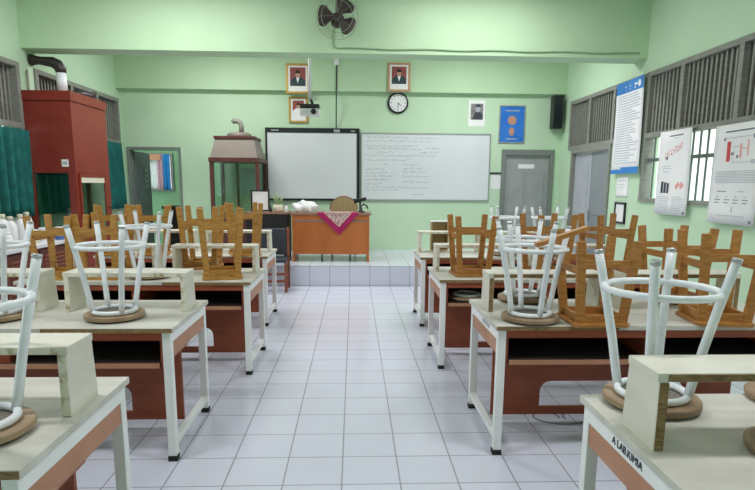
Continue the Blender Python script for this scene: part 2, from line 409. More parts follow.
B().box(-0.4, 0.35, -0.2, 0.2, 1.0, 1.06).out('bench_top', 'black', t); B().box(-0.36, 0.31, -0.16, 0.16, 0.08, 1.0).out('bench_body', 'blackdesk', t)
for sx in (-0.33, 0.28):
    for sy in (-0.15, 0.15): B().box(sx - 0.03, sx + 0.03, sy - 0.03, sy + 0.03, 0, 0.08).out('leg', 'black', t)
t = thing('bottle', 'dark bottle on the bench beyond the open door', 'bottle', (-3.3, 11.6, 1.06))
B().lathe([(0.05, 0), (0.055, 0.02), (0.055, 0.13), (0.02, 0.18), (0.02, 0.22)], n=14).out('bottle_body', 'black', t)
B().lathe([(0.024, 0.22), (0.024, 0.25)], n=12).out('cap', 'black', t)

# ------------------------------------------------------------------ lab desks
ZT = 0.755
def cut_panel(bb, x0, x1, z0, z1, cx0, cx1, cz0, cz1, y0, y1, r=0.07, n=6):
    """board x0..x1, z0..z1 with a rounded window cut in it"""
    def corner(cx, cz, a0): return [(cx + r * math.cos(a0 + PI / 2 * k / n), cz + r * math.sin(a0 + PI / 2 * k / n)) for k in range(n + 1)]
    inner = [(cx1 - 0.001, cz0)] + [(cx1, cz0)] + corner(cx1 - r, cz1 - r, 0) + corner(cx0 + r, cz1 - r, PI / 2) + [(cx0, cz0)]
    f = lambda u, v, w: (u, y0 + (y1 - y0) * w, v)
    bb.prism([(x0, z0), (cx0, z0), (cx0, z1), (x0, z1)], f)
    bb.prism([(cx1, z0), (x1, z0), (x1, z1), (cx1, z1)], f)
    bb.prism([(cx0, z0), (cx1, z0), (cx1, cz0), (cx0, cz0)], f)
    # region above the window, with rounded corners, as strips
    left = corner(cx0 + r, cz1 - r, PI / 2)[::-1]; right = corner(cx1 - r, cz1 - r, 0)[::-1]
    # left corner goes from (cx0, cz1-r) up to (cx0+r, cz1)? order by x
    left = sorted(left); right = sorted(right)
    top = left + right
    for (a, b) in zip(top[:-1], top[1:]):
        bb.prism([a, b, (b[0], z1), (a[0], z1)], f)
    return bb

def make_desk(label, group):
    t = thing('lab_desk', label, 'desk', (0, 0, 0), 0, group)
    W, D = 0.9, 0.375
    B().box(-W, W, -D, D, ZT - 0.026, ZT).out('tabletop', 'top', t, bevel=0.002)
    B().box(-W + 0.003, -W + 0.68, -D - 0.003, -D + 0.001, ZT - 0.0255, ZT - 0.003).out('edge_strip', 'raw', t)
    for s in (-1, 1):
        x0, x1 = (s * (W - 0.015), s * (W - 0.06)); x0, x1 = min(x0, x1), max(x0, x1)
        B().box(x0, x1, -D + 0.01, D - 0.01, ZT - 0.086, ZT - 0.0275).out('side_rail', 'frame', t, bevel=0.003)
        B().box(x0 + 0.005, x1 - 0.005, -D + 0.05, D - 0.05, 0.075, 0.115).out('foot_rail', 'frame', t, bevel=0.003)
        for e in (-1, 1):
            ya, yb = sorted((e * (D - 0.01), e * (D - 0.055)))
            lg = B().box(x0, x1, ya, yb, 0.03, ZT - 0.086).out('leg', 'frame', t, bevel=0.003)
            B().box(x0 - 0.002, x1 + 0.002, ya - 0.002, yb + 0.002, 0, 0.03).out('rubber_foot', 'rubber', lg)
        xi0, xi1 = sorted((s * (W - 0.02), s * (W - 0.04)))
        B().box(xi0, xi1, -D + 0.056, D - 0.056, 0.585, ZT - 0.0865).out('side_board', 'lightbrown', t)
        xj0, xj1 = sorted((s * (W - 0.062), s * (W - 0.079)))
        B().box(xj0, xj1, -D + 0.031, D - 0.272, 0.535, ZT - 0.03).out('inner_side', 'brown', t)
    B().box(-W + 0.062, W - 0.062, -D + 0.012, -D + 0.03, ZT - 0.07, ZT - 0.027).out('front_apron', 'brown', t)
    B().box(-W + 0.08, W - 0.08, -D + 0.012, D - 0.272, 0.535, 0.56).out('shelf', 'dark', t)  # coloured dark so the compartment reads as a shaded void
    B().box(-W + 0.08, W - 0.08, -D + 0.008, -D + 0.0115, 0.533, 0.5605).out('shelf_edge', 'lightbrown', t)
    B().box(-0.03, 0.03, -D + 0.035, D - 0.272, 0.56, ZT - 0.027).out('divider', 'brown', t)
    B().box(-W + 0.0805, W - 0.0805, D - 0.30, D - 0.2725, 0.5605, ZT - 0.028).out('compartment_back', 'dark', t)  # same darkened colour for the shade at the back
    pb = B(); cut_panel(pb, -W + 0.11, W - 0.11, 0.045, 0.66, -0.475, 0.475, 0.1, 0.27, D - 0.27, D - 0.252)
    pb.out('modesty_panel', 'brown', t)
    return t
GD = 'laboratory desks in rows of four on each side of the aisle'
desk_spots = [
    ('R0', (0.83 + 0.9, 1.59), 'laboratory desk on the right nearest the camera, lettered on its white side rail'),
    ('R1', (0.775 + 0.9, 3.365), 'laboratory desk second from the camera on the right of the aisle'),
    ('R2', (0.69 + 0.9, 4.90), 'laboratory desk third from the camera on the right, round seat on its shelf'),
    ('R3', (0.70 + 0.9, 6.34), 'laboratory desk on the right of the aisle nearest the platform'),
    ('L0', (-0.885 - 0.9, 1.82), 'laboratory desk on the left of the aisle nearest the camera'),
    ('L1', (-0.955 - 0.9, 3.335), 'laboratory desk second from the camera on the left, two white stools on its front edge'),
    ('L2', (-0.80 - 0.9, 4.78), 'laboratory desk third from the camera on the left of the aisle'),
    ('L3', (-0.905 - 0.9, 6.38), 'laboratory desk on the left of the aisle nearest the platform'),
]
desks = {}
d0 = None
for k, (n, (x, y), lab) in enumerate(desk_spots):
    if d0 is None:
        d0 = make_desk(lab, GD); d0.location = (x, y, 0); desks[n] = d0
    else: desks[n] = dup(d0, (x, y, 0), 0, lab, GD)
for n in desks:
    if n[0] == 'L':
        for ch in children(desks[n]):
            if ch.name.startswith('edge_strip'): ch.location.x = 2 * 0.9 - 0.683
# lettering on the side rail of the near right desk, number plate on the next one
def lettering(parent, body, loc, size, rot, m, name='painted_lettering', align='CENTER'):
    cu = bpy.data.curves.new(name, 'FONT'); cu.body = body; cu.size = size; cu.align_x = align; cu.align_y = 'CENTER'; cu.extrude = 0.0006
    cu.materials.append(M[m])
    o = bpy.data.objects.new(name, cu); COL.objects.link(o); o.parent = parent; o.location = loc; o.rotation_euler = rot
    dg = bpy.context.evaluated_depsgraph_get(); me = bpy.data.meshes.new_from_object(o.evaluated_get(dg))
    bpy.data.objects.remove(o); o = bpy.data.objects.new(name, me); COL.objects.link(o); o.parent = parent; o.location = loc; o.rotation_euler = rot
    return o
lettering(desks['R0'], 'A LAB.KIMIA', (-0.887, 0.03, ZT - 0.058), 0.036, (PI / 2, 0, -PI / 2), 'inkdark')
for n in ('R1',):
    B().box(-0.8875, -0.8845, -0.16, 0.02, ZT - 0.068, ZT - 0.044).out('number_plate', 'alu', desks[n])

# ------------------------------------------------------------------ racks standing on the desks
def make_rack(label, group, em):
    t = thing('bench_rack', label, 'rack', (0, 0, 0), 0, group)
    h, w, d = 0.235, 0.355, 0.09
    B().box(-w, w, -d, d, h - 0.026, h).out('top_board', 'rack', t, bevel=0.002)
    B().box(-w + 0.03, w - 0.03, -d - 0.0025, -d + 0.001, h - 0.024, h - 0.004).out('bare_edge', em, t)
    for s in (-1, 1):
        x0, x1 = sorted((s * (w - 0.004), s * (w - 0.034)))
        u = B(); u.hexa([(x0, -d, 0), (x1, -d, 0), (x1, d + 0.02, 0), (x0, d + 0.02, 0), (x0, -d, h - 0.026), (x1, -d, h - 0.026), (x1, d, h - 0.026), (x0, d, h - 0.026)])
        up = u.out('end_board', 'rack', t, bevel=0.002)
        B().box(x0 + 0.002, x1 - 0.002, -d - 0.0025, -d + 0.001, 0.003, h - 0.028).out('bare_edge', em, up)
    return t
GR = 'cream wooden racks standing on the desks'
rack_y = {'R0': 1.60, 'R1': 3.425, 'R2': 5.06, 'R3': 6.50, 'L0': 1.89, 'L1': 3.44, 'L2': 4.95, 'L3': 6.49}
where = {'R0': 'right desk nearest the camera', 'R1': 'second desk on the right', 'R2': 'third desk on the right', 'R3': 'right desk nearest the platform',
         'L0': 'left desk nearest the camera', 'L1': 'second desk on the left', 'L2': 'third desk on the left', 'L3': 'left desk nearest the platform'}
r0 = {}
for n in desks:
    x = desks[n].location.x
    inner = -1 if n[0] == 'R' else 1
    for q in range(2):
        cx = x + inner * (0.9 - 0.03 - 0.355 - q * 0.84)
        if n == 'L0' and q == 1: continue
        lab = 'low cream wooden rack on the aisle end of the %s' % where[n] if q == 0 else 'low cream wooden rack on the wall end of the %s' % where[n]
        em = 'raw' if n in ('R0', 'R1') else 'rackedge'
        if em not in r0: r0[em] = make_rack(lab, GR, em); r0[em].location = (cx, rack_y[n], ZT)
        else: dup(r0[em], (cx, rack_y[n], ZT), 0, lab, GR)

# ------------------------------------------------------------------ stools (upside down, seats on the desk tops)
def make_metal_stool():
    t = thing('metal_stool', '', 'stool')
    B().lathe([(0.138, 0), (0.146, 0.003), (0.148, 0.009)], n=36).out('seat_shadow_disc', 'dark', t)  # dark disc standing in for the shadow beneath the seat
    st = B().lathe([(0.156, 0.0095), (0.16, 0.013), (0.16, 0.03), (0.156, 0.034)], n=40)
    for f in st.bm.faces: f.smooth = False
    st.out('seat', 'seatwood', t)
    B().lathe([(0.100, 0.0345), (0.104, 0.0348), (0.104, 0.036), (0.1, 0.0365)], n=30).out('seat_plate', 'seatdark', t)
    B().ring((0, 0, 0.048), 0.112, 0.013, 32).out('seat_ring', 'tube', t)
    B().ring((0, 0, 0.41), 0.18, 0.0125, 36).out('foot_ring', 'tube', t)
    for k in range(4):
        a = k * PI / 2; c, s = math.cos(a), math.sin(a)
        pr = [(0.112, 0.048), (0.122, 0.1), (0.143, 0.22), (0.172, 0.36), (0.193, 0.45), (0.209, 0.52)]
        lg = B().sweep([(r * c, r * s, z) for r, z in pr], 0.0155, 10).out('leg', 'tube', t)
        B().sweep([(0.2085 * c, 0.2085 * s, 0.5185), (0.2115 * c, 0.2115 * s, 0.532)], 0.0163, 10).out('foot_cap', 'alu', lg)
    return t
def make_wood_stool(mt):
    t = thing('wooden_stool', '', 'stool')
    a, c = 0.155, 0.02
    poly = [(-a + c, -a), (a - c, -a), (a, -a + c), (a, a - c), (a - c, a), (-a + c, a), (-a, a - c), (-a, -a + c)]
    B().prism(poly, lambda u, v, w: (u, v, 0.022 * w)).out('seat', mt, t, bevel=0.003)
    for s in (-1, 1):
        B().box(-0.10, 0.10, s * 0.118 - 0.009, s * 0.118 + 0.009, 0.0225, 0.068).out('apron', mt, t)
        B().box(s * 0.118 - 0.009, s * 0.118 + 0.009, -0.10, 0.10, 0.0225, 0.068).out('apron', mt, t)
    b0, b1, h = 0.118, 0.155, 0.52
    for sx in (-1, 1):
        for sy in (-1, 1):
            B().bar((sx * b0, sy * b0, 0.0225), (sx * b1, sy * b1, h), 0.046, 0.03).out('leg', mt, t, bevel=0.003)
    z1, z2 = 0.385, 0.34
    e1 = b0 + (b1 - b0) * z1 / h; e2 = b0 + (b1 - b0) * z2 / h
    for s in (-1, 1):
        B().bar((-e1 + 0.02, s * e1, z1), (e1 - 0.02, s * e1, z1), 0.018, 0.042, (0, 1, 0)).out('stretcher', mt, t)
        B().bar((s * e2, -e2 + 0.012, z2), (s * e2, e2 - 0.012, z2), 0.018, 0.042, (1, 0, 0)).out('stretcher', mt, t)
    return t
GM, GW = 'white metal stools upturned on the desks', 'wooden stools upturned on the desks'
ms = make_metal_stool(); first = True
metal = [
    (-1.14, 1.67, 45, 1.0, 'white metal stool upturned on the left desk nearest the camera'),
    (-1.345, 3.2, 40, 1.0, 'white metal stool upturned before the rack on the second left desk, nearer the aisle'),
    (-1.985, 3.19, 50, 1.0, 'white metal stool upturned on the second left desk, at the left edge of the photo'),
    (-1.64, 4.62, 45, 1.0, 'white metal stool upturned among wooden ones on the third left desk'),
    (1.045, 1.872, 55, 1.0, 'white metal stool upturned behind the rack on the right desk nearest the camera'),
    (1.0, 3.13, 10, 1.0, 'white metal stool with a wooden strip across it, upturned on the second right desk'),
    (1.12, 3.69, 45, 1.0, 'white metal stool upturned behind the rack on the second right desk'),
    (1.66, 6.16, 45, 1.0, 'white metal stool upturned on the right desk nearest the platform, nearer the aisle'),
    (2.12, 6.16, 45, 1.0, 'white metal stool upturned on the right desk nearest the platform, nearer the windows'),
]
for x, y, a, sz, lab in metal:
    if first:
        ms.location = (x, y, ZT); ms.rotation_euler = (0, 0, math.radians(a)); tag(ms, lab, None, GM); first = False
    else: dup(ms, (x, y, ZT), math.radians(a), lab, GM, sz)
wood = [
    ('wood', -1.07, 4.64, 14, 1.08, 'light wooden stool upturned at the aisle end of the third left desk, before the rack'),
    ('wood', -1.36, 5.185, 2, 1.06, 'light wooden stool upturned behind the rack on the third left desk'),
    ('wood', -2.335, 4.62, 0, 0.95, 'light wooden stool upturned at the wall end of the third left desk'),
    ('wood', -1.985, 4.64, -3, 0.98, 'light wooden stool upturned on the third left desk, left of the white metal one'),
    ('wood', -2.52, 6.15, 30, 1.0, 'light wooden stool upturned at the wall end of the left desk nearest the platform'),
    ('wood', -2.12, 6.15, 12, 1.0, 'light wooden stool upturned midway along the left desk nearest the platform'),
    ('wood', -1.17, 6.15, 20, 1.06, 'light wooden stool upturned at the aisle end of the left desk nearest the platform'),
    ('wood2', 1.345, 3.10, 1, 0.9, 'amber wooden stool upturned on the second right desk, beside the white metal one'),
    ('wood2', 2.06, 3.11, -8, 0.98, 'amber wooden stool upturned at the window end of the second right desk, before the rack'),
    ('wood2', 2.13, 3.69, 3, 0.95, 'amber wooden stool upturned behind the rack on the second right desk'),
    ('wood2', 0.995, 4.80, 3, 0.97, 'amber wooden stool upturned alone at the aisle end of the third right desk'),
    ('wood2', 1.63, 4.76, 12, 1.0, 'amber wooden stool upturned in the middle of the third right desk'),
    ('wood2', 2.15, 4.79, 8, 1.0, 'amber wooden stool upturned at the window end of the third right desk'),
]
protos = {}
for mt, x, y, a, sz, lab in wood:
    if mt not in protos:
        p = make_wood_stool(mt); protos[mt] = p
        p.location = (x, y, ZT); p.rotation_euler = (0, 0, math.radians(a)); p.scale = (1, 1, sz); tag(p, lab, None, GW)
    else: dup(protos[mt], (x, y, ZT), math.radians(a), lab, GW, sz)

# wooden strip lying across the stool feet
tag(B().bar((0.985, 3.05, 1.193), (1.262, 3.04, 1.287), 0.06, 0.024, (0, 1, 0)).out('wooden_strip', 'wood2', bevel=0.002), 'brown wooden strip tilted across the white stool on the second right desk', 'wooden strip')
# seat stored on the shelf of the third right desk
t = thing('stool_seat', 'loose round stool seat lying on the shelf under the third right desk', 'stool seat', (0.955, 4.72, 0.5605))
B().lathe([(0.14, 0), (0.165, 0.006), (0.168, 0.022), (0.15, 0.032)], n=30).out('seat_board', 'seatwood', t)
B().ring((0, 0, 0.042), 0.11, 0.011, 26).out('seat_ring', 'tube', t)
dup(t, (1.59, 1.88, ZT), 0, 'loose round stool seat behind the near right rack, at the right photo edge')
dup(t, (1.305, 1.47, ZT), 0, 'loose round stool seat before the near right rack, at the right photo edge')
# tan box at the back of the far right desk
t = thing('wooden_box', 'tan upright wooden box behind the rack on the right desk nearest the platform', 'box', (1.0, 6.66, ZT))
b = B(); b.box(-0.1, -0.085, -0.05, 0.05, 0, 0.33); b.box(0.085, 0.1, -0.05, 0.05, 0, 0.33); b.box(-0.085, 0.085, 0.038, 0.05, 0, 0.33); b.box(-0.085, 0.085, -0.05, 0.038, 0, 0.014)
b.box(-0.085, 0.085, -0.05, 0.038, 0.19, 0.2); b.out('box_body', 'tan', t)
B().box(-0.105, 0.105, -0.055, 0.055, 0.33, 0.342).out('lid', 'paper', t)
# cable on the floor under the second right desk
pts = []
for k in range(46):
    a = k / 45
    pts.append((1.22 + 0.30 * a + 0.13 * math.cos(a * 9.5), 3.50 + 0.10 * math.sin(a * 9.5), 0.006))
tag(B().sweep(pts, 0.004, 6).out('loose_cable', 'greycable'), 'thin grey cable coiled on the floor under the second right desk', 'cable')

# ------------------------------------------------------------------ side counter along the left wall
t = thing('side_counter', 'white topped counter with brown slatted doors along the left wall', 'counter', (-3.8, 5.9, 0))
B().box(-0.34, 0.32, -1.4, 1.32, 0.78, 0.82).out('counter_top', 'counter', t, bevel=0.004)
B().box(-0.33, 0.26, -1.36, 1.28, 0.06, 0.779).out('counter_body', 'louver', t)
B().box(-0.3, 0.22, -1.3, 1.22, 0.0, 0.0595).out('plinth', 'blackdesk', t)
for k in range(4):
    y0 = -1.33 + k * 0.655
    dr = B().box(0.2605, 0.28, y0, y0 + 0.62, 0.1, 0.75).out('door', 'louver', t)
    s = B()
    for q in range(12): s.box(0.2805, 0.292, y0 + 0.06, y0 + 0.56, 0.15 + q * 0.047, 0.175 + q * 0.047)
    s.out('slats', 'chairwood', dr)
    B().sweep([(0.2805, y0 + 0.59, 0.45), (0.30, y0 + 0.59, 0.45)], 0.01, 8).out('knob', 'alu', dr)
    s = B()
GB = 'white plastic bottles on the left wall counter'
bt = None
for k in range(6):
    lab = ['white plastic bottle at the cupboard end of the row on the left counter', 'white plastic bottle second from the cupboard on the left counter', 'white plastic bottle third from the cupboard on the left counter',
           'white plastic bottle fourth from the cupboard on the left counter', 'white plastic bottle fifth from the cupboard on the left counter', 'white plastic bottle sixth from the cupboard on the left counter'][k]
    loc = (-3.93 + 0.02 * (k % 2), 7.06 - 0.17 * k, 0.82)
    if bt is None:
        bt = thing('plastic_bottle', lab, 'bottle', loc, 0, GB)
        B().lathe([(0.06, 0), (0.068, 0.01), (0.068, 0.2), (0.05, 0.25), (0.024, 0.275), (0.024, 0.285)], n=20).out('bottle_body', 'white', bt)
        B().lathe([(0.03, 0.2855), (0.03, 0.325), (0.026, 0.33)], n=16).out('cap', 'cream', bt)
    else: dup(bt, loc, 0, lab, GB, 1.0 - 0.05 * (k % 3))
jar_specs = [(-3.68, 6.92, 'white', 'squat white jar in front of the white bottles on the left counter', 0.05), (-3.62, 6.62, 'cream', 'cream jar standing on the left counter beside the wide white jar', 0.055),
             (-3.72, 6.25, 'white', 'wide white jar on the left counter, farther from the cupboard', 0.065), (-3.56, 7.06, 'bluejar', 'blue jar at the cupboard end of the left counter', 0.05)]
for x, y, m, lab, r in jar_specs:
    t = thing('jar', lab, 'jar', (x, y, 0.82))
    B().lathe([(r * 0.9, 0), (r, 0.01), (r, 0.11), (r * 0.8, 0.13)], n=18).out('jar_body', m, t); B().lathe([(r * 0.85, 0.1305), (r * 0.85, 0.155)], n=18).out('lid', 'white', t)
tag(B().box(-3.66, -3.5, 5.75, 6.4, 0.8205, 0.826).out('paper_sheet', 'paper'), 'large white sheet of paper lying on the left counter', 'paper')

# ------------------------------------------------------------------ tall red-brown cupboard (left wall)
t = thing('fume_cupboard', 'tall red-brown fume cupboard with glazed lower doors against the left wall', 'cupboard', (-3.545, 7.57, 0))
X0, DD, H = -0.602, 1.02, 2.63
c = B(); c.box(X0, 0, 0, DD, 1.62, H - 0.12); c.box(X0, 0, 0, DD, 0.0, 0.85); c.box(X0, X0 + 0.03, 0.03, DD - 0.03, 0.85, 1.62); c.box(X0, X0 + 0.07, 0, 0.06, 0.85, 1.62); c.box(-0.1, 0, 0, 0.06, 0.85, 1.62)
c.box(X0, X0 + 0.07, DD - 0.06, DD, 0.85, 1.62); c.box(-0.07, 0, DD - 0.06, DD, 0.85, 1.62); c.box(X0 + 0.07, -0.07, DD - 0.04, DD, 0.85, 1.62)
c.out('cabinet_body', 'red', t, bevel=0.004)
B().box(X0 - 0.012, 0.015, -0.015, DD + 0.015, H - 0.12, H).out('cornice', 'red', t, bevel=0.004)
B().box(X0 + 0.07, -0.1, 0.02, 0.028, 0.85, 1.62).out('front_pane', 'glassgreen', t)
B().box(X0 + 0.031, X0 + 0.036, 0.07, DD - 0.07, 0.87, 1.6).out('added_teal_lining', 'inside', t)  # pale teal lining added so the glass looks brighter
sd = B(); sd.box(0.0, 0.02, 0.06, 0.1, 0.85, 1.62); sd.box(0.0, 0.02, DD - 0.22, DD - 0.06, 0.85, 1.62); sd.box(0.0, 0.02, 0.1, DD - 0.22, 1.57, 1.62)
sf = sd.out('side_sash', 'red', t)
B().box(0.004, 0.01, 0.1, DD - 0.22, 0.85, 1.5).out('pane', 'glassreflect', sf)
B().box(0.0, 0.014, 0.1, DD - 0.22, 1.5, 1.57).out('pale_rail', 'cream', sf)
B().sweep([(0.0205, DD - 0.12, 1.15), (0.04, DD - 0.12, 1.15)], 0.015, 8).out('knob', 'black', sf)
B().box(X0 + 0.031, -0.08, 0.1, DD - 0.07, 0.8505, 0.86).out('work_surface', 'inside', t)
lb = B().box(-0.165, -0.08, -0.004, -0.0005, 1.7, 1.79).out('label_card', 'paper', t)
B().box(-0.15, -0.095, -0.006, -0.0045, 1.725, 1.765).out('print', 'inkgrey', lb)
B().lathe([(0.062, H + 0.0005), (0.062, H + 0.26)], (-0.225, 0.3, 0), 20).out('vent_pipe', 'pvc', t)
B().sweep([(-0.225, 0.3, H + 0.2605), (-0.225, 0.3, H + 0.3), (-0.26, 0.3, H + 0.36), (-0.33, 0.3, H + 0.395), (-0.4, 0.3, H + 0.4), (-0.48, 0.3, H + 0.41), (-0.55, 0.3, H + 0.415), (-0.585, 0.3, H + 0.415)], [0.064, 0.068, 0.072, 0.066, 0.058, 0.05, 0.06, 0.075], 14).out('vent_elbow', 'flex', t)
tag(B().lathe([(0.05, 0), (0.075, 0.02), (0.085, 0.08), (0.05, 0.13), (0.03, 0.15)], (-3.78, 7.95, 0.86), 16).out('flask', 'black'), 'dark rounded vessel behind the glass of the red-brown cupboard', 'vessel')
t = thing('duct_offcut', 'dark crumpled duct piece lying on top of the red-brown cupboard', 'duct piece', (-3.68, 8.25, 2.63))
B().sweep([(-0.06, -0.16, 0.035), (0.0, -0.02, 0.05), (0.03, 0.12, 0.05), (0.08, 0.2, 0.1)], [0.035, 0.05, 0.04, 0.025], 10).out('duct_body', 'flex', t)
tag(B().box(-4.12, -4.13, 7.72, 7.75, 2.65, 2.9).out('wall_bracket', 'pipe'), 'small grey bracket on the left wall pier above the red-brown cupboard', 'bracket')

# curtains at left windows
drape('curtain', 'teal curtain drawn beside the red-brown cupboard, at the left photo edge', 'teal', 6.55, 7.50, 1.09, 2.14, XL + 0.075, 0.05, 6, alongy=True)
drape('curtain', 'teal curtain between the red-brown cupboard and the open door', 'teal', 9.75, 10.45, 1.06, 2.18, XL + 0.07, 0.03, 5, alongy=True, flare=0.25)

# ------------------------------------------------------------------ glazed hood cabinet on the platform
ZP = 0.304
t = thing('glass_hood_cabinet', 'glazed dark-timber cabinet with grey sloping roof left of the boards', 'cabinet', (-1.975, 9.7, ZP))
w, dp = 0.375, 0.84
for sx in (-1, 1):
    for yy in (0.0, dp - 0.06):
        B().box(sx * w - 0.03, sx * w + 0.03, yy, yy + 0.06, 0, 1.55).out('post', 'hoodframe', t)
B().box(-w + 0.031, w - 0.031, 0.001, dp - 0.001, 0.1, 0.62).out('base_panel', 'hoodframe', t)
B().box(-w - 0.04, w + 0.04, -0.02, dp + 0.02, 1.551, 1.622).out('roof_rim', 'hoodframe', t, bevel=0.004)
r = B(); a, b2 = 0.385, 0.32
r.hexa([(-a, 0.0, 1.6225), (a, 0.0, 1.6225), (a, dp, 1.6225), (-a, dp, 1.6225), (-b2, 0.1, 1.93), (b2, 0.1, 1.93), (b2, dp - 0.1, 1.93), (-b2, dp - 0.1, 1.93)])
r.out('sloping_roof', 'hoodroof', t)
B().box(-b2 - 0.02, b2 + 0.02, 0.08, dp - 0.08, 1.9305, 1.975).out('roof_cap', 'hoodframe', t, bevel=0.004)
B().lathe([(0.2, 1.9755), (0.21, 1.99), (0.2, 2.03), (0.17, 2.05)], (0.02, dp / 2, 0), 24).out('vent_collar', 'hoodroof', t)
B().sweep([(0.06, dp / 2, 2.0505), (0.06, dp / 2, 2.16), (0.05, dp / 2, 2.21), (0.0, dp / 2, 2.245), (-0.06, dp / 2, 2.25), (-0.09, dp / 2, 2.22)], 0.042, 12).out('vent_elbow', 'pipe', t)
B().box(-w + 0.031, w - 0.031, 0.02, 0.026, 0.62, 1.55).out('front_pane', 'glassclear', t)
for sx in (-1, 1): B().box(sx * w - 0.003, sx * w + 0.003, 0.061, dp - 0.061, 0.62, 1.55).out('side_pane', 'glassclear', t)
B().box(-0.13, -0.09, dp - 0.03, dp - 0.001, 0.62, 1.55).out('back_stile', 'hoodframe', t)
B().box(-0.05, 0.31, dp - 0.02, dp - 0.012, 1.02, 1.47).out('pale_back_panel', 'inkgrey', t)  # thin pale grey panel inside the back of the cabinet

# ------------------------------------------------------------------ teacher's furniture on the platform
t = thing('teacher_desk', 'orange-brown teacher desk on the tiled platform', 'desk', (-0.36, 9.25, ZP))
B().box(-0.63, 0.63, -0.34, 0.34, 0.73, 0.762).out('desk_top', 'desktop', t, bevel=0.003)
B().box(-0.565, 0.565, -0.315, -0.295, 0.12, 0.7295).out('front_panel', 'desk', t)
for s in (-1, 1):
    x0, x1 = sorted((s * 0.5655, s * 0.6))
    B().box(x0, x1, -0.325, 0.32, 0.0, 0.7295).out('side_panel', 'desk', t)
B().box(-0.56, 0.56, -0.3225, -0.3155, 0.62, 0.66).out('trim_strip', 'desktop', t)
for sx in (-0.14, 0.3): B().sweep([(sx, -0.30, 0.0), (sx, -0.30, 0.1195)], 0.012, 8).out('foot', 'black', t)
# table cloth: diamond draped over the front edge
def cloth(f_scale, m, nm, par, lift):
    bb = B()
    hw, dep = 0.33 * f_scale, 0.34 * f_scale
    # lying part
    n = 10
    vs = []
    top = [(-hw, -0.345 - lift), (hw, -0.345 - lift), (hw * 0.9, -0.06 + 0.06 * (1 - f_scale)), (-hw * 0.9, -0.06 + 0.06 * (1 - f_scale))]
    v = [bb.bm.verts.new((x, y, 0.7635 + lift)) for x, y in top]
    bb._face(v)
    w2 = [bb.bm.verts.new((-hw, -0.345 - lift, 0.7635 + lift)), bb.bm.verts.new((hw, -0.345 - lift, 0.7635 + lift)), bb.bm.verts.new((0.02, -0.352 - lift, 0.7635 - dep + (1 - f_scale) * 0.02))]
    bb._face(w2)
    bmesh.ops.remove_doubles(bb.bm, verts=bb.bm.verts, dist=0.0005)
    return bb.out(nm, m, par, solid=0.003)
tc = thing('table_cloth', 'magenta bordered patterned cloth hanging as a point over the teacher desk front', 'tablecloth', (-0.25, 9.25, ZP))
cloth(1.0, 'magenta', 'cloth_border', tc, 0.0)
cloth(0.66, 'clothpat', 'cloth_centre', tc, 0.005)
t = thing('side_table', 'black painted table left of the teacher desk', 'table', (-1.36, 9.3, ZP))
B().box(-0.34, 0.34, -0.3, 0.3, 0.735, 0.765).out('table_top', 'desktop', t)
B().box(-0.32, 0.32, -0.28, 0.28, 0.1, 0.7345).out('table_body', 'blackdesk', t)
for sx in (-0.28, 0.28):
    for sy in (-0.24, 0.24): B().box(sx - 0.03, sx + 0.03, sy - 0.03, sy + 0.03, 0, 0.0995).out('leg', 'blackdesk', t)
ZD = ZP + 0.765
t = thing('document_frame', 'white sheet in a black stand-up frame on the black side table', 'frame', (-1.47, 9.28, ZD))
fr = B(); fr.box(-0.17, -0.145, -0.02, 0.0, 0, 0.34); fr.box(0.1, 0.125, -0.02, 0.0, 0, 0.34); fr.box(-0.145, 0.1, -0.02, 0.0, 0, 0.025); fr.box(-0.145, 0.1, -0.02, 0.0, 0.315, 0.34); fr.out('frame_border', 'black', t)
B().box(-0.145, 0.1, -0.012, -0.004, 0.025, 0.315).out('sheet', 'paper', t)
B().bar((-0.02, 0.0, 0.2), (-0.02, 0.12, 0.006), 0.05, 0.01).out('stand', 'black', t)
t = thing('potted_plant', 'small pot of pale leaves on the black side table', 'plant', (-1.2, 9.2, ZD))
B().lathe([(0.055, 0), (0.075, 0.01), (0.08, 0.1), (0.07, 0.11)], n=18).out('pot', 'cream', t)
lv = B()
for k in range(7):
    a = k * 0.9; tx, ty = 0.09 * math.cos(a), 0.06 * math.sin(a)
    lv.sweep([(0.02 * math.cos(a), 0.02 * math.sin(a), 0.1), (tx * 0.6, ty * 0.6, 0.18), (tx, ty, 0.24 + 0.03 * (k % 3))], [0.006, 0.014, 0.003], 6)
lv.out('leaves', 'leaf', t)
for x, y, m, lab, h in ((-1.07, 9.18, 'white', 'small white bottle right of the potted plant on the side table', 0.11), (-1.31, 9.12, 'black', 'small black bottle left of the potted plant on the side table', 0.07)):
    t = thing('bottle', lab, 'bottle', (x, y, ZD)); B().lathe([(0.022, 0), (0.025, 0.006), (0.025, h * 0.7), (0.01, h * 0.85), (0.01, h)], n=14).out('bottle_body', m, t); B().lathe([(0.013, h + 0.0005), (0.013, h + 0.02)], n=12).out('cap', 'black', t)
ZE = ZP + 0.763
bag = bmesh.new(); bmesh.ops.create_icosphere(bag, subdivisions=4, radius=1.0)
rnd = random.Random(3)
for v in bag.verts:
    n = 1 + 0.12 * math.sin(7 * v.co.x + 3 * v.co.z) + 0.1 * math.sin(9 * v.co.y + 5 * v.co.x) + 0.06 * math.sin(17 * v.co.z + 11 * v.co.x)
    v.co = Vector((v.co.x * 0.19 * n, v.co.y * 0.13 * n, max(-0.06, v.co.z * 0.11 * n)))
bb = B(); bb.bm.free(); bb.bm = bag
for f in bag.faces: f.smooth = True
o = bb.out('plastic_bag', 'bag', loc=(-0.78, 9.22, ZE + 0.062)); tag(o, 'crumpled white plastic bag on the left end of the teacher desk', 'bag')
t = thing('microphone', 'black curved gooseneck microphone at the right end of the teacher desk', 'microphone', (0.13, 9.15, ZE))
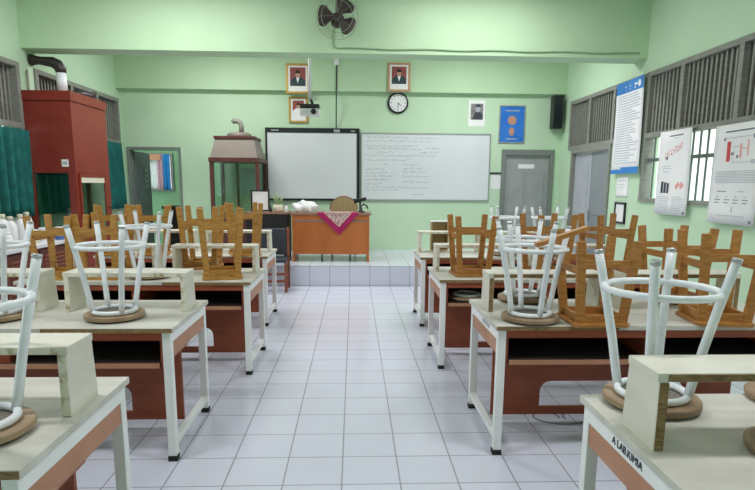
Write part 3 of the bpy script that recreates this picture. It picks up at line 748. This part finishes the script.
B().lathe([(0.05, 0), (0.05, 0.015), (0.03, 0.02)], n=18).out('base', 'black', t)
B().sweep([(0, 0, 0.02), (-0.02, 0, 0.09), (0.02, 0, 0.13), (0.07, 0, 0.11), (0.09, 0, 0.06)], 0.012, 8).out('gooseneck', 'black', t)
t = thing('black_case', 'black case leaning behind the microphone on the teacher desk', 'case', (0.1, 9.4, ZE))
B().bar((-0.1, 0, 0.155), (0.1, 0, 0.215), 0.06, 0.05, (0, 1, 0)).out('case_body', 'black', t); B().lathe([(0.04, 0), (0.04, 0.01), (0.015, 0.02), (0.015, 0.165)], n=14).out('stand', 'black', t)
# tan upholstered chair behind the desk
t = thing('upholstered_chair', 'round-backed tan upholstered chair behind the teacher desk', 'chair', (-0.18, 10.02, ZP))
bk = B(); pl = []
for k in range(25):
    a = PI * k / 24; pl.append((0.235 * math.cos(a), 0.76 + 0.22 * math.sin(a)))
pl += [(-0.235, 0.52), (0.235, 0.52)]
bk.prism(pl, lambda u, v, w: (u, 0.18 + 0.05 * w, v)); bko = bk.out('backrest', 'beige', t, bevel=0.012)
B().sweep([(0.24 * math.cos(PI * k / 24), 0.205, 0.76 + 0.225 * math.sin(PI * k / 24)) for k in range(25)], 0.014, 8).out('piping', 'chairwood', bko)
B().box(-0.23, 0.23, -0.22, 0.2, 0.42, 0.48).out('seat', 'beige', t, bevel=0.02)
for sx in (-1, 1):
    for sy in (-0.19, 0.205): B().sweep([(sx * 0.2, sy, 0.0), (sx * 0.2, sy, 0.42 if sy < 0 else 0.76)], 0.013, 8).out('leg', 'black', t)
# wooden chair with dark vinyl in front of the platform
t = thing('wooden_chair', 'brown wooden chair with dark grey vinyl seat beside the last left desk', 'chair', (-1.16, 8.12, 0), 0.05)
B().box(-0.21, 0.21, -0.2, 0.2, 0.42, 0.47).out('seat', 'slate', t, bevel=0.015)
B().hexa([(-0.19, 0.165, 0.5), (0.19, 0.165, 0.5), (0.19, 0.205, 0.5), (-0.19, 0.205, 0.5), (-0.19, 0.2, 0.87), (0.19, 0.2, 0.87), (0.19, 0.24, 0.87), (-0.19, 0.24, 0.87)]).out('backrest', 'slate', t, bevel=0.012)
for sx in (-1, 1):
    B().box(sx * 0.2 - 0.02, sx * 0.2 + 0.02, -0.19, -0.15, 0, 0.4195).out('leg', 'chairwood', t)
    B().bar((sx * 0.215, 0.2, 0), (sx * 0.215, 0.2, 0.48), 0.036, 0.036).out('leg', 'chairwood', t)
    B().bar((sx * 0.215, 0.185, 0.481), (sx * 0.215, 0.225, 0.89), 0.036, 0.036).out('back_post', 'chairwood', t)
    B().box(sx * 0.2 - 0.012, sx * 0.2 + 0.012, -0.149, 0.18, 0.2, 0.235).out('stretcher', 'chairwood', t)
B().box(-0.18, 0.18, -0.18, -0.155, 0.14, 0.175).out('stretcher', 'chairwood', t)
B().box(-0.18, 0.18, -0.18, -0.155, 0.24, 0.275).out('stretcher', 'chairwood', t)

# ------------------------------------------------------------------ boards on the back wall
yb = YB
t = thing('interactive_board', 'black-framed blank white interactive board on the back wall', 'board', (-0.755, yb, 0))
x0, x1, z0, z1 = -0.84, 0.855, 1.21, 2.5
f = B(); f.box(x0, x1, -0.05, -0.002, z1 - 0.085, z1); f.box(x0, x1, -0.05, -0.002, z0, z0 + 0.035); f.box(x0, x0 + 0.035, -0.05, -0.002, z0 + 0.035, z1 - 0.085); f.box(x1 - 0.05, x1, -0.05, -0.002, z0 + 0.035, z1 - 0.085)
fo = f.out('board_frame', 'navy', t)
B().box(x0 + 0.035, x1 - 0.05, -0.04, -0.002, z0 + 0.035, z1 - 0.085).out('board_surface', 'board', t)
B().box(0.39, 0.5, -0.056, -0.0505, z1 - 0.075, z1 - 0.02).out('sensor_box', 'alu', fo); B().box(-0.73, -0.6, -0.053, -0.0505, z1 - 0.055, z1 - 0.035).out('maker_mark', 'alu', fo); B().box(0.7, 0.77, -0.053, -0.0505, z1 - 0.06, z1 - 0.035).out('maker_mark', 'alu', fo)
t = thing('whiteboard', 'large whiteboard with faint handwriting on the back wall', 'whiteboard', (1.31, yb, 0))
x0, x1, z0, z1 = -1.185, 1.195, 1.215, 2.435
f = B(); f.box(x0, x1, -0.03, -0.002, z1 - 0.025, z1); f.box(x0, x1, -0.03, -0.002, z0, z0 + 0.025); f.box(x0, x0 + 0.02, -0.03, -0.002, z0 + 0.025, z1 - 0.025); f.box(x1 - 0.02, x1, -0.03, -0.002, z0 + 0.025, z1 - 0.025)
f.out('board_frame', 'alu', t)
bs = B().box(x0 + 0.02, x1 - 0.02, -0.02, -0.002, z0 + 0.025, z1 - 0.025).out('board_surface', 'board', t)
hw = B(); rr = random.Random(11)
def scrawl(xs, xe, z, h=0.016, r=0.0022):
    x = xs
    while x < xe:
        L_ = min(xe - x, rr.uniform(0.05, 0.13)); n = max(4, int(L_ / 0.009)); pts = []
        for k in range(n): pts.append((x + L_ * k / (n - 1), -0.0215, z + h * rr.uniform(-1, 1)))
        hw.sweep(pts, r, 4); x += L_ + 0.03
for z, xs, xe in ((2.355, -1.08, -0.3), (2.345, -0.2, 0.25), (2.29, -1.1, -0.55), (2.285, -0.5, 0.1), (2.2, -1.1, -0.15), (2.15, -1.08, -0.05), (2.16, 0.0, 0.25), (2.09, -0.9, -0.6), (2.09, -0.1, 0.25),
                  (2.03, -1.12, 0.2), (1.95, -1.1, -0.3), (1.87, -0.78, -0.68), (1.87, -0.4, -0.15), (1.78, -1.1, -0.75), (1.72, -1.1, -0.7), (1.66, -1.1, -0.58), (1.6, -1.1, -0.7), (1.52, -1.1, -0.8), (1.46, -1.1, -0.4), (1.41, -1.1, -0.5),
                  (1.8, -0.4, -0.05), (1.74, -0.4, 0.0), (1.66, -0.42, 0.05), (1.56, -0.4, 0.1), (1.45, -0.4, 0.05), (1.33, -0.25, 0.0)): scrawl(xs, xe, z)
hw.out('lettering', 'ink', bs)

# clock
t = thing('wall_clock', 'round wall clock with black rim below the right portrait', 'clock', (0.79, yb - 0.135, 2.955))
RX = Matrix.Rotation(PI / 2, 3, 'X')
B().lathe([(0.155, 0.0), (0.183, 0.0), (0.19, 0.02), (0.183, 0.04), (0.155, 0.04)], (0, 0.133, 0), 40, RX).out('rim', 'black', t)
fc = B().lathe([(0.156, 0.0405), (0.15, 0.043)], (0, 0.133, 0), 40, RX).out('face', 'paper', t)
tk = B()
for k in range(12):
    a = k * PI / 6; tk.bar((0.115 * math.sin(a), 0.0885, 0.115 * math.cos(a)), (0.14 * math.sin(a), 0.0885, 0.14 * math.cos(a)), 0.01, 0.002, (math.cos(a), 0, -math.sin(a)))
tk.out('hour_marks', 'inkdark', fc)
B().bar((0, 0.086, 0.0), (0.06, 0.086, -0.05), 0.01, 0.002, (0.6, 0, 0.8)).out('hour_hand', 'black', t)
B().bar((0, 0.084, 0.0), (0.0, 0.084, -0.12), 0.007, 0.002, (1, 0, 0)).out('minute_hand', 'black', t)

def marks(parent, name, rects, mats, f):
    """flat printing on a sheet: rects (u0,u1,v0,v1,mat index); f(u,v,w) -> point"""
    b = B()
    for k, (u0, u1, v0, v1, mi) in enumerate(rects):
        b.mi = mi; e = 0.0002 * (k % 5)
        b.hexa([f(u0, v0, 0), f(u1, v0, 0), f(u1, v0, 1 + e), f(u0, v0, 1 + e), f(u0, v1, 0), f(u1, v1, 0), f(u1, v1, 1 + e), f(u0, v1, 1 + e)])
    return b.out(name, mats, parent)

def portrait(label, loc, w, h, frame, backdrop, suit, tilt, fw=0.035, thick=0.035):
    t = thing('framed_portrait', label, 'picture', loc); t.rotation_euler = (math.radians(tilt), 0, 0)
    f = B(); f.box(-w, w, -thick, 0, -h, -h + fw); f.box(-w, w, -thick, 0, h - fw, h); f.box(-w, -w + fw, -thick, 0, -h + fw, h - fw); f.box(w - fw, w, -thick, 0, -h + fw, h - fw)
    f.out('picture_frame', frame, t, bevel=0.004)
    B().box(-w + fw, w - fw, -0.02, -0.002, -h + fw, h - fw).out('mount', 'paper', t)
    iw, i0, i1 = w - fw - 0.035, -h + fw + 0.095, h - fw - 0.03
    ph = B().box(-iw, iw, -0.0225, -0.0205, i0, i1).out('photograph', backdrop, t)
    s = B(); hh = i1 - i0
    s.prism([(-iw * 0.99, i0), (iw * 0.99, i0), (iw * 0.95, i0 + hh * 0.3), (iw * 0.35, i0 + hh * 0.5), (-iw * 0.35, i0 + hh * 0.5), (-iw * 0.95, i0 + hh * 0.3)], lambda u, v, q: (u, -0.0228 - 0.0012 * q, v))
    s.out('suit', suit, ph)
    s = B(); s.prism([(-0.03, i0 + hh * 0.46), (0.03, i0 + hh * 0.46), (0.0, i0 + hh * 0.14)], lambda u, v, q: (u, -0.0242 - 0.0008 * q, v)); s.out('shirt', 'paper', ph)
    s = B(); s.prism([(iw * 0.3 * math.cos(2 * PI * k / 20), i0 + hh * 0.62 + hh * 0.19 * math.sin(2 * PI * k / 20)) for k in range(20)], lambda u, v, q: (u, -0.0242 - 0.0008 * q, v)); s.out('head', 'skin', ph)
    s = B(); s.prism([(iw * 0.33 * math.cos(PI * k / 12), i0 + hh * 0.68 + hh * 0.17 * math.sin(PI * k / 12)) for k in range(13)], lambda u, v, q: (u, -0.0252 - 0.0008 * q, v)); s.out('cap', 'hair', ph)
    return t
yf = YB - 0.132
portrait('upper gold-framed portrait of a person in dark suit, left of the clock', (-0.985, yf, 3.325), 0.205, 0.255, 'gold', 'maroon', 'suit', -3)
portrait('smaller gold-framed portrait directly above the black-framed board', (-0.995, YB - 0.003, 2.815), 0.17, 0.225, 'gold', 'maroon', 'paper', 0)
portrait('tan-framed portrait of a person in dark suit directly above the clock', (0.795, yf, 3.375), 0.2, 0.245, 'tanframe', 'maroon', 'suit', -3)
# unframed grey portrait poster
t = thing('portrait_poster', 'unframed white poster with a grey portrait of a person, left of the blue poster', 'poster', (2.23, yb, 2.795))
B().box(-0.15, 0.15, -0.004, 0, -0.23, 0.23).out('sheet', 'paper', t)
ph = B().box(-0.11, 0.115, -0.006, -0.0045, -0.11, 0.17).out('photograph', 'greyphoto', t)
s = B(); s.prism([(-0.09, -0.11), (0.11, -0.11), (0.11, -0.02), (0.06, 0.03), (-0.03, 0.02)], lambda u, v, q: (u, -0.0062 - 0.001 * q, v)); s.out('suit', 'inkdark', ph)
s = B(); s.prism([(0.02 + 0.045 * math.cos(2 * PI * k / 18), 0.085 + 0.065 * math.sin(2 * PI * k / 18)) for k in range(18)], lambda u, v, q: (u, -0.0074 - 0.0008 * q, v)); s.out('head', 'inkgrey', ph)
s = B(); s.prism([(0.025 + 0.05 * math.cos(PI * k / 12), 0.11 + 0.05 * math.sin(PI * k / 12)) for k in range(13)], lambda u, v, q: (u, -0.0084 - 0.0006 * q, v)); s.out('hair', 'inkdark', ph)
# blue poster
t = thing('blue_poster', 'bright blue framed poster with an orange emblem on the back wall', 'poster', (2.885, yb - 0.001, 2.61))
f = B(); f.box(-0.24, 0.24, -0.02, 0, 0.315, 0.335); f.box(-0.24, 0.24, -0.02, 0, -0.335, -0.315); f.box(-0.24, -0.22, -0.02, 0, -0.315, 0.315); f.box(0.22, 0.24, -0.02, 0, -0.315, 0.315); f.out('poster_frame', 'alu', t)
sh = B().box(-0.22, 0.22, -0.01, -0.001, -0.315, 0.315).out('sheet', 'bluep', t)
s = B(); s.prism([(0.075 * math.cos(2 * PI * k / 20) * (1 + 0.15 * (k % 2)), 0.07 + 0.075 * math.sin(2 * PI * k / 20) * (1 + 0.15 * (k % 2))) for k in range(20)], lambda u, v, q: (u, -0.0102 - 0.001 * q, v))
s.prism([(-0.03, -0.06), (0.03, -0.06), (0.055, -0.12), (0.03, -0.2), (-0.03, -0.2), (-0.055, -0.12)], lambda u, v, q: (u, -0.0102 - 0.001 * q, v)); s.out('emblem', 'orange', sh)
s = B(); s.box(-0.13, 0.13, -0.0112, -0.0102, 0.23, 0.25); s.box(-0.1, 0.1, -0.0112, -0.0102, -0.27, -0.25); s.out('print', 'inkgrey', sh)
# paper on clip
t = thing('clipped_notice', 'white notice under a black clip between whiteboard and grey door', 'notice', (2.635, yb - 0.001, 1.585))
B().box(-0.1, 0.1, -0.004, 0, -0.145, 0.135).out('sheet', 'paper', t); B().box(-0.12, 0.09, -0.02, -0.0045, 0.13, 0.16).out('clip', 'black', t)
# loudspeaker
t = thing('wall_speaker', 'black box loudspeaker high on the back wall at the right corner', 'speaker', (3.655, 10.52, 2.81))
B().box(-0.085, 0.085, -0.07, 0.12, -0.285, 0.285).out('cabinet', 'black', t, bevel=0.008)
B().box(-0.072, 0.072, -0.082, -0.0705, -0.265, 0.265).out('grille_cloth', 'navy', t); B().box(-0.04, 0.04, 0.12, 0.158, -0.05, 0.05).out('bracket', 'pipe', t)

# projector on drop pole
t = thing('ceiling_projector', 'white projector hanging on a white pole above the black-framed board', 'projector', (-0.665, 9.0, 2.53))
B().box(-0.145, 0.15, -0.13, 0.13, 0.0, 0.09).out('projector_body', 'white', t, bevel=0.01)
B().box(-0.14, 0.145, -0.125, 0.125, 0.0905, 0.155).out('projector_top', 'black', t, bevel=0.008)
B().lathe([(0.04, 0.0), (0.04, 0.02), (0.03, 0.025)], (0.06, -0.1305, 0.045), 18, RX).out('lens', 'black', t)
B().sweep([(0.04, 0, 0.156), (0.03, 0, 0.2), (0.0, 0, 0.24)], 0.022, 8).out('mount_arm', 'black', t)
B().sweep([(0, 0, 0.241), (0, 0, ZC - 2.53 - 0.02)], 0.022, 12).out('pole', 'pvc', t); B().lathe([(0.08, ZC - 2.55), (0.08, ZC - 2.5305)], n=18).out('ceiling_plate', 'pvc', t)
# junction box and cable down to the board
t = thing('junction_box', 'white junction box on the back lintel above the board', 'junction box', (-0.305, YB - 0.131, 3.62))
B().box(-0.045, 0.045, -0.06, 0, -0.06, 0.05).out('box_body', 'white', t); B().box(-0.06, 0.04, -0.07, 0, 0.0505, 0.13).out('socket', 'black', t)
tag(B().sweep([(-0.305, YB - 0.145, 3.559), (-0.31, YB - 0.145, 3.2), (-0.315, YB - 0.14, 2.9), (-0.32, YB - 0.06, 2.6), (-0.32, YB - 0.03, 2.502)], 0.011, 8).out('hanging_cable', 'cable'), 'black cable hanging from the junction box to the black-framed board', 'cable')
# wall fan on the beam
t = thing('wall_fan', 'dark three-bladed fan in a thin wire cage on the green beam', 'fan', (-0.205, 7.4, 3.503))
for k in range(3):
    a0 = math.radians((176, 52, -36)[k]); bl = B()
    def fb(u, v, a0=a0):
        r = 0.045 + 0.19 * u; wdt = 1.3 * (0.55 + 0.45 * u) * (1 - max(0, u - 0.55) ** 2 * 2.2)
        a = a0 + (v - 0.5) * wdt * 1.25; return (r * math.cos(a), -0.02 + 0.06 * (v - 0.5), r * math.sin(a))
    bl.grid(8, 6, fb).out('blade', 'fan', t, solid=0.004)
B().lathe([(0.03, 0), (0.05, 0.02), (0.05, 0.06), (0.03, 0.07)], (0, 0.03, 0), 18, RX).out('hub', 'fan', t)
B().lathe([(0.075, 0), (0.085, 0.03), (0.085, 0.12), (0.06, 0.16)], (0, 0.2, 0), 20, RX).out('motor', 'fan', t)
cg = B(); cg.ring((0, 0.0, 0), 0.255, 0.004, 36, 6, 'y'); cg.ring((0, -0.06, 0), 0.19, 0.003, 32, 6, 'y'); cg.ring((0, 0.06, 0), 0.2, 0.003, 32, 6, 'y')
for k in range(10):
    a = 2 * PI * k / 10; c, s = math.cos(a), math.sin(a)
    cg.sweep([(0.03 * c, -0.075, 0.03 * s), (0.19 * c, -0.06, 0.19 * s), (0.255 * c, 0, 0.255 * s), (0.2 * c, 0.06, 0.2 * s), (0.06 * c, 0.07, 0.06 * s)], 0.0014, 4)
cg.out('wire_cage', 'wire', t)
B().bar((0, 0.12, 0.06), (0, 0.12, ZC - 3.51), 0.05, 0.03).out('bracket', 'pipe', t)
# cable along the beam
tag(B().sweep([(-0.26, 7.668, 3.43), (-0.27, 7.668, 3.33), (-0.255, 7.668, 3.225), (-0.2, 7.668, 3.21)] + [(-0.2 + 0.1 * k, 7.668, 3.21 + 0.006 * math.sin(k * 0.7)) for k in range(1, 40)], 0.009, 6).out('beam_cable', 'greencable'), 'thin wavy cable running along the lower edge of the green beam', 'cable')

# ------------------------------------------------------------------ banners and notices on the right wall
def right_sheet(name, label, cat, yc, zc, w, h, x=XR - 0.062):
    """hanging sheet on the right wall; u runs towards the camera (reading direction), v up"""
    t = thing(name, label, cat, (x, yc, zc))
    nu, nv = 8, 8
    def bend(u, v): return (1.0 if h > 0.5 else 0.1) * (0.010 * math.sin(v * 3.0 + u) + 0.006 * math.sin(u * 5))
    sh = B().grid(nu, nv, lambda u, v: (bend(u, v), (0.5 - u) * w, (v - 0.5) * h)).out('sheet', 'paper', t, solid=0.003)
    if h > 0.5: B().box(0.004, XR - 0.0255 - x, -w / 2 - 0.02, w / 2 + 0.02, h / 2 - 0.006, h / 2 + 0.006).out('hanging_batten', 'grille', t)
    f = lambda u, v, q: (bend(u, v) - 0.002 - 0.0014 * q, (0.5 - u) * w, (v - 0.5) * h)
    return t, sh, f
def tiles(u0, u1, v0, v1, mi, n=6):
    """split a printed block so that it follows the sheet's bend"""
    return [(u0 + (u1 - u0) * k / n, u0 + (u1 - u0) * (k + 1) / n, v0, v1, mi) for k in range(n)]
rt = random.Random(5)
t, sh, f = right_sheet('rules_banner', 'tall white banner of small text with blue ends beside the double door', 'banner', 7.97, 2.31, 0.81, 1.25)
R = []
for j in range(8): R += tiles(0.0, 1.0, 0.875 + j * 0.0156, 0.875 + (j + 1) * 0.0156, 0)
R += tiles(0.0, 1.0, 0.0, 0.045, 0) + tiles(0.35, 1.0, 0.045, 0.07, 0) + tiles(0.2, 0.78, 0.93, 0.95, 2) + tiles(0.25, 0.72, 0.9, 0.915, 2)
v = 0.84
while v > 0.1:
    R += tiles(0.07, rt.uniform(0.6, 0.95), v, v + 0.013, 1, 4); v -= 0.027
marks(sh, 'print', R, ['blue', 'inkpale', 'paper'], f)
em = B(); em.prism([(0.855 + 0.05 * math.cos(2 * PI * k / 12), 0.935 + 0.035 * math.sin(2 * PI * k / 12)) for k in range(12)], lambda u, v, q: f(u, v, 1.5 + q)); em.out('emblem', 'paper', sh)
t, sh, f = right_sheet('chart_poster', 'white hanging chart with small red diagrams and a dark photo, left of the window gap', 'poster', 6.72, 1.67, 0.69, 0.985)
R = tiles(0.3, 0.75, 0.93, 0.945, 0, 3) + tiles(0.45, 0.6, 0.9, 0.91, 1, 2)
for k in range(9):
    a = 0.18 + 0.065 * k; R += [(a, a + 0.05, 0.68 + 0.012 * k + 0.03 * (k % 3), 0.692 + 0.012 * k + 0.03 * (k % 3), 2 if k % 2 else 3), (a + 0.02, a + 0.032, 0.67 + 0.012 * k, 0.75 + 0.012 * k, 2 if k > 4 else 3)]
R += [(0.22, 0.29, 0.66, 0.7, 0), (0.12, 0.42, 0.55, 0.56, 1), (0.15, 0.36, 0.51, 0.52, 1), (0.1, 0.38, 0.58, 0.59, 1)]
for k in range(3): R.append((0.14 + 0.09 * k, 0.21 + 0.09 * k, 0.26, 0.4 - 0.01 * k, 4))
for k in range(5): R.append((0.6 + 0.05 * k, 0.66 + 0.05 * k, 0.31 + 0.02 * (k % 3), 0.37 + 0.02 * (k % 2), 3))
v = 0.21
while v > 0.05: R += tiles(0.08, rt.uniform(0.38, 0.45), v, v + 0.008, 1, 2) + tiles(0.52, rt.uniform(0.8, 0.92), v, v + 0.008, 1, 2); v -= 0.022
R.append((0.9, 0.94, 0.02, 0.045, 4))
marks(sh, 'print', R, ['inkmid', 'inkpale', 'inkred', 'pink', 'inkdark'], f)
t, sh, f = right_sheet('chart_poster', 'white hanging chart with a tall red column diagram at the right photo edge', 'poster', 5.61, 1.635, 0.72, 0.985)
R = tiles(0.22, 0.92, 0.92, 0.935, 0, 4)
R += [(0.28, 0.36, 0.63, 0.83, 2), (0.57, 0.61, 0.66, 0.8, 3), (0.73, 0.76, 0.68, 0.83, 3), (0.2, 0.24, 0.84, 0.87, 0), (0.84, 0.88, 0.84, 0.88, 0), (0.24, 0.84, 0.862, 0.868, 1), (0.82, 0.92, 0.6, 0.64, 1), (0.42, 0.82, 0.615, 0.622, 1), (0.42, 0.427, 0.62, 0.78, 1), (0.42, 0.58, 0.77, 0.778, 1), (0.6, 0.74, 0.75, 0.757, 3), (0.38, 0.44, 0.69, 0.72, 0), (0.5, 0.54, 0.66, 0.69, 0)]
for k in range(8): R += tiles(0.08, 0.95, 0.415 + k * 0.016, 0.423 + k * 0.016, 1, 4)
for k in range(4): R += [(0.12 + 0.2 * k, 0.24 + 0.2 * k, 0.24, 0.25, 4), (0.12 + 0.2 * k, 0.22 + 0.2 * k, 0.21, 0.22, 4), (0.14 + 0.2 * k, 0.2 + 0.2 * k, 0.27, 0.28, 1)]
R += tiles(0.15, 0.35, 0.325, 0.335, 4, 2) + tiles(0.6, 0.75, 0.325, 0.335, 1, 2) + tiles(0.2, 0.8, 0.08, 0.088, 1, 3) + [(0.9, 0.945, 0.02, 0.05, 0), (0.5, 0.53, 0.12, 0.18, 1)]
marks(sh, 'print', R, ['inkmid', 'inkpale', 'inkred', 'pink', 'ink'], f)
t, sh, f = right_sheet('paper_notice', 'small white paper notice below the tall banner', 'notice', 8.1, 1.5, 0.36, 0.28, XR - 0.004)
marks(sh, 'print', tiles(0.15, 0.85, 0.8, 0.83, 0, 3) + tiles(0.15, 0.8, 0.6, 0.62, 0, 3) + tiles(0.15, 0.7, 0.45, 0.47, 0, 3), ['inkgrey'], f)
t = thing('framed_notice', 'white notice in a narrow black frame low on the right wall', 'frame', (XR - 0.002, 8.09, 1.135))
fr = B(); fr.box(-0.025, 0, -0.16, -0.135, -0.15, 0.15); fr.box(-0.025, 0, 0.135, 0.16, -0.15, 0.15); fr.box(-0.025, 0, -0.135, 0.135, 0.125, 0.15); fr.box(-0.025, 0, -0.135, 0.135, -0.15, -0.125)
fr.out('frame_border', 'black', t); B().box(-0.012, -0.001, -0.135, 0.135, -0.125, 0.125).out('sheet', 'paper', t)
# ------------------------------------------------------------------ outside, seen through the windows
struct(B().box(8.0, 8.3, 2, 26, -0.3, 4.5).out('wall_outside', 'outside'))
struct(B().box(-30, 30, -25, 40, -0.5, -0.3).out('ground_outside', 'soil'))

# ------------------------------------------------------------------ light
wd = bpy.data.worlds.new('sky'); SC.world = wd; wd.use_nodes = True
bg = wd.node_tree.nodes['Background']; bg.inputs['Color'].default_value = (0.93, 0.98, 1.0, 1); bg.inputs['Strength'].default_value = 3.2
def lamp(x, y, z, sx, sy, e, col=(1, 0.975, 1.01)):
    l = bpy.data.lights.new('unseen_overhead_light', 'AREA'); l.shape = 'RECTANGLE'; l.size = sx; l.size_y = sy; l.energy = e; l.color = col
    o = bpy.data.objects.new('unseen_overhead_light', l); COL.objects.link(o); o.location = (x, y, z)
    return o
for x in (-2.1, 2.0):
    lamp(x, 9.0, 3.85, 1.2, 0.35, 44); lamp(x, 2.0, 3.95, 1.2, 0.35, 42)
lamp(1.5, 6.7, 3.95, 1.4, 0.35, 31); lamp(-2.1, 6.4, 3.95, 1.4, 0.35, 46)  # unseen pair added in front of the beam to brighten its face
lamp(-3.7, 11.7, 2.95, 0.6, 0.6, 8)  # unseen light added to brighten the annex and its curtains

# ------------------------------------------------------------------ camera
th, ps, ro = 0.171, 0.042, 0.008
F = Vector((math.sin(ps) * math.cos(th), math.cos(ps) * math.cos(th), -math.sin(th)))
Rv = Vector((math.cos(ps), -math.sin(ps), 0)); U = Rv.cross(F)
c, s = math.cos(ro), math.sin(ro)
R2 = Rv * c + U * s; U2 = U * c - Rv * s
cam = bpy.data.cameras.new('camera'); co = bpy.data.objects.new('camera', cam); COL.objects.link(co)
mw = Matrix((( R2.x, U2.x, -F.x, 0), (R2.y, U2.y, -F.y, 0), (R2.z, U2.z, -F.z, 1.5096), (0, 0, 0, 1)))
co.matrix_world = mw
cam.sensor_fit = 'HORIZONTAL'; cam.sensor_width = 36; cam.lens = 571.1 / 755 * 36; cam.shift_y = 38 / 755; cam.clip_start = 0.05
SC.camera = co
SC.view_settings.view_transform = 'Standard'; SC.view_settings.look = 'None'; SC.view_settings.gamma = 1; SC.view_settings.use_curve_mapping = False
SC.view_settings.exposure = 0.35
SC.cycles.use_denoising = True
SC.cycles.max_bounces = 10; SC.cycles.diffuse_bounces = 6
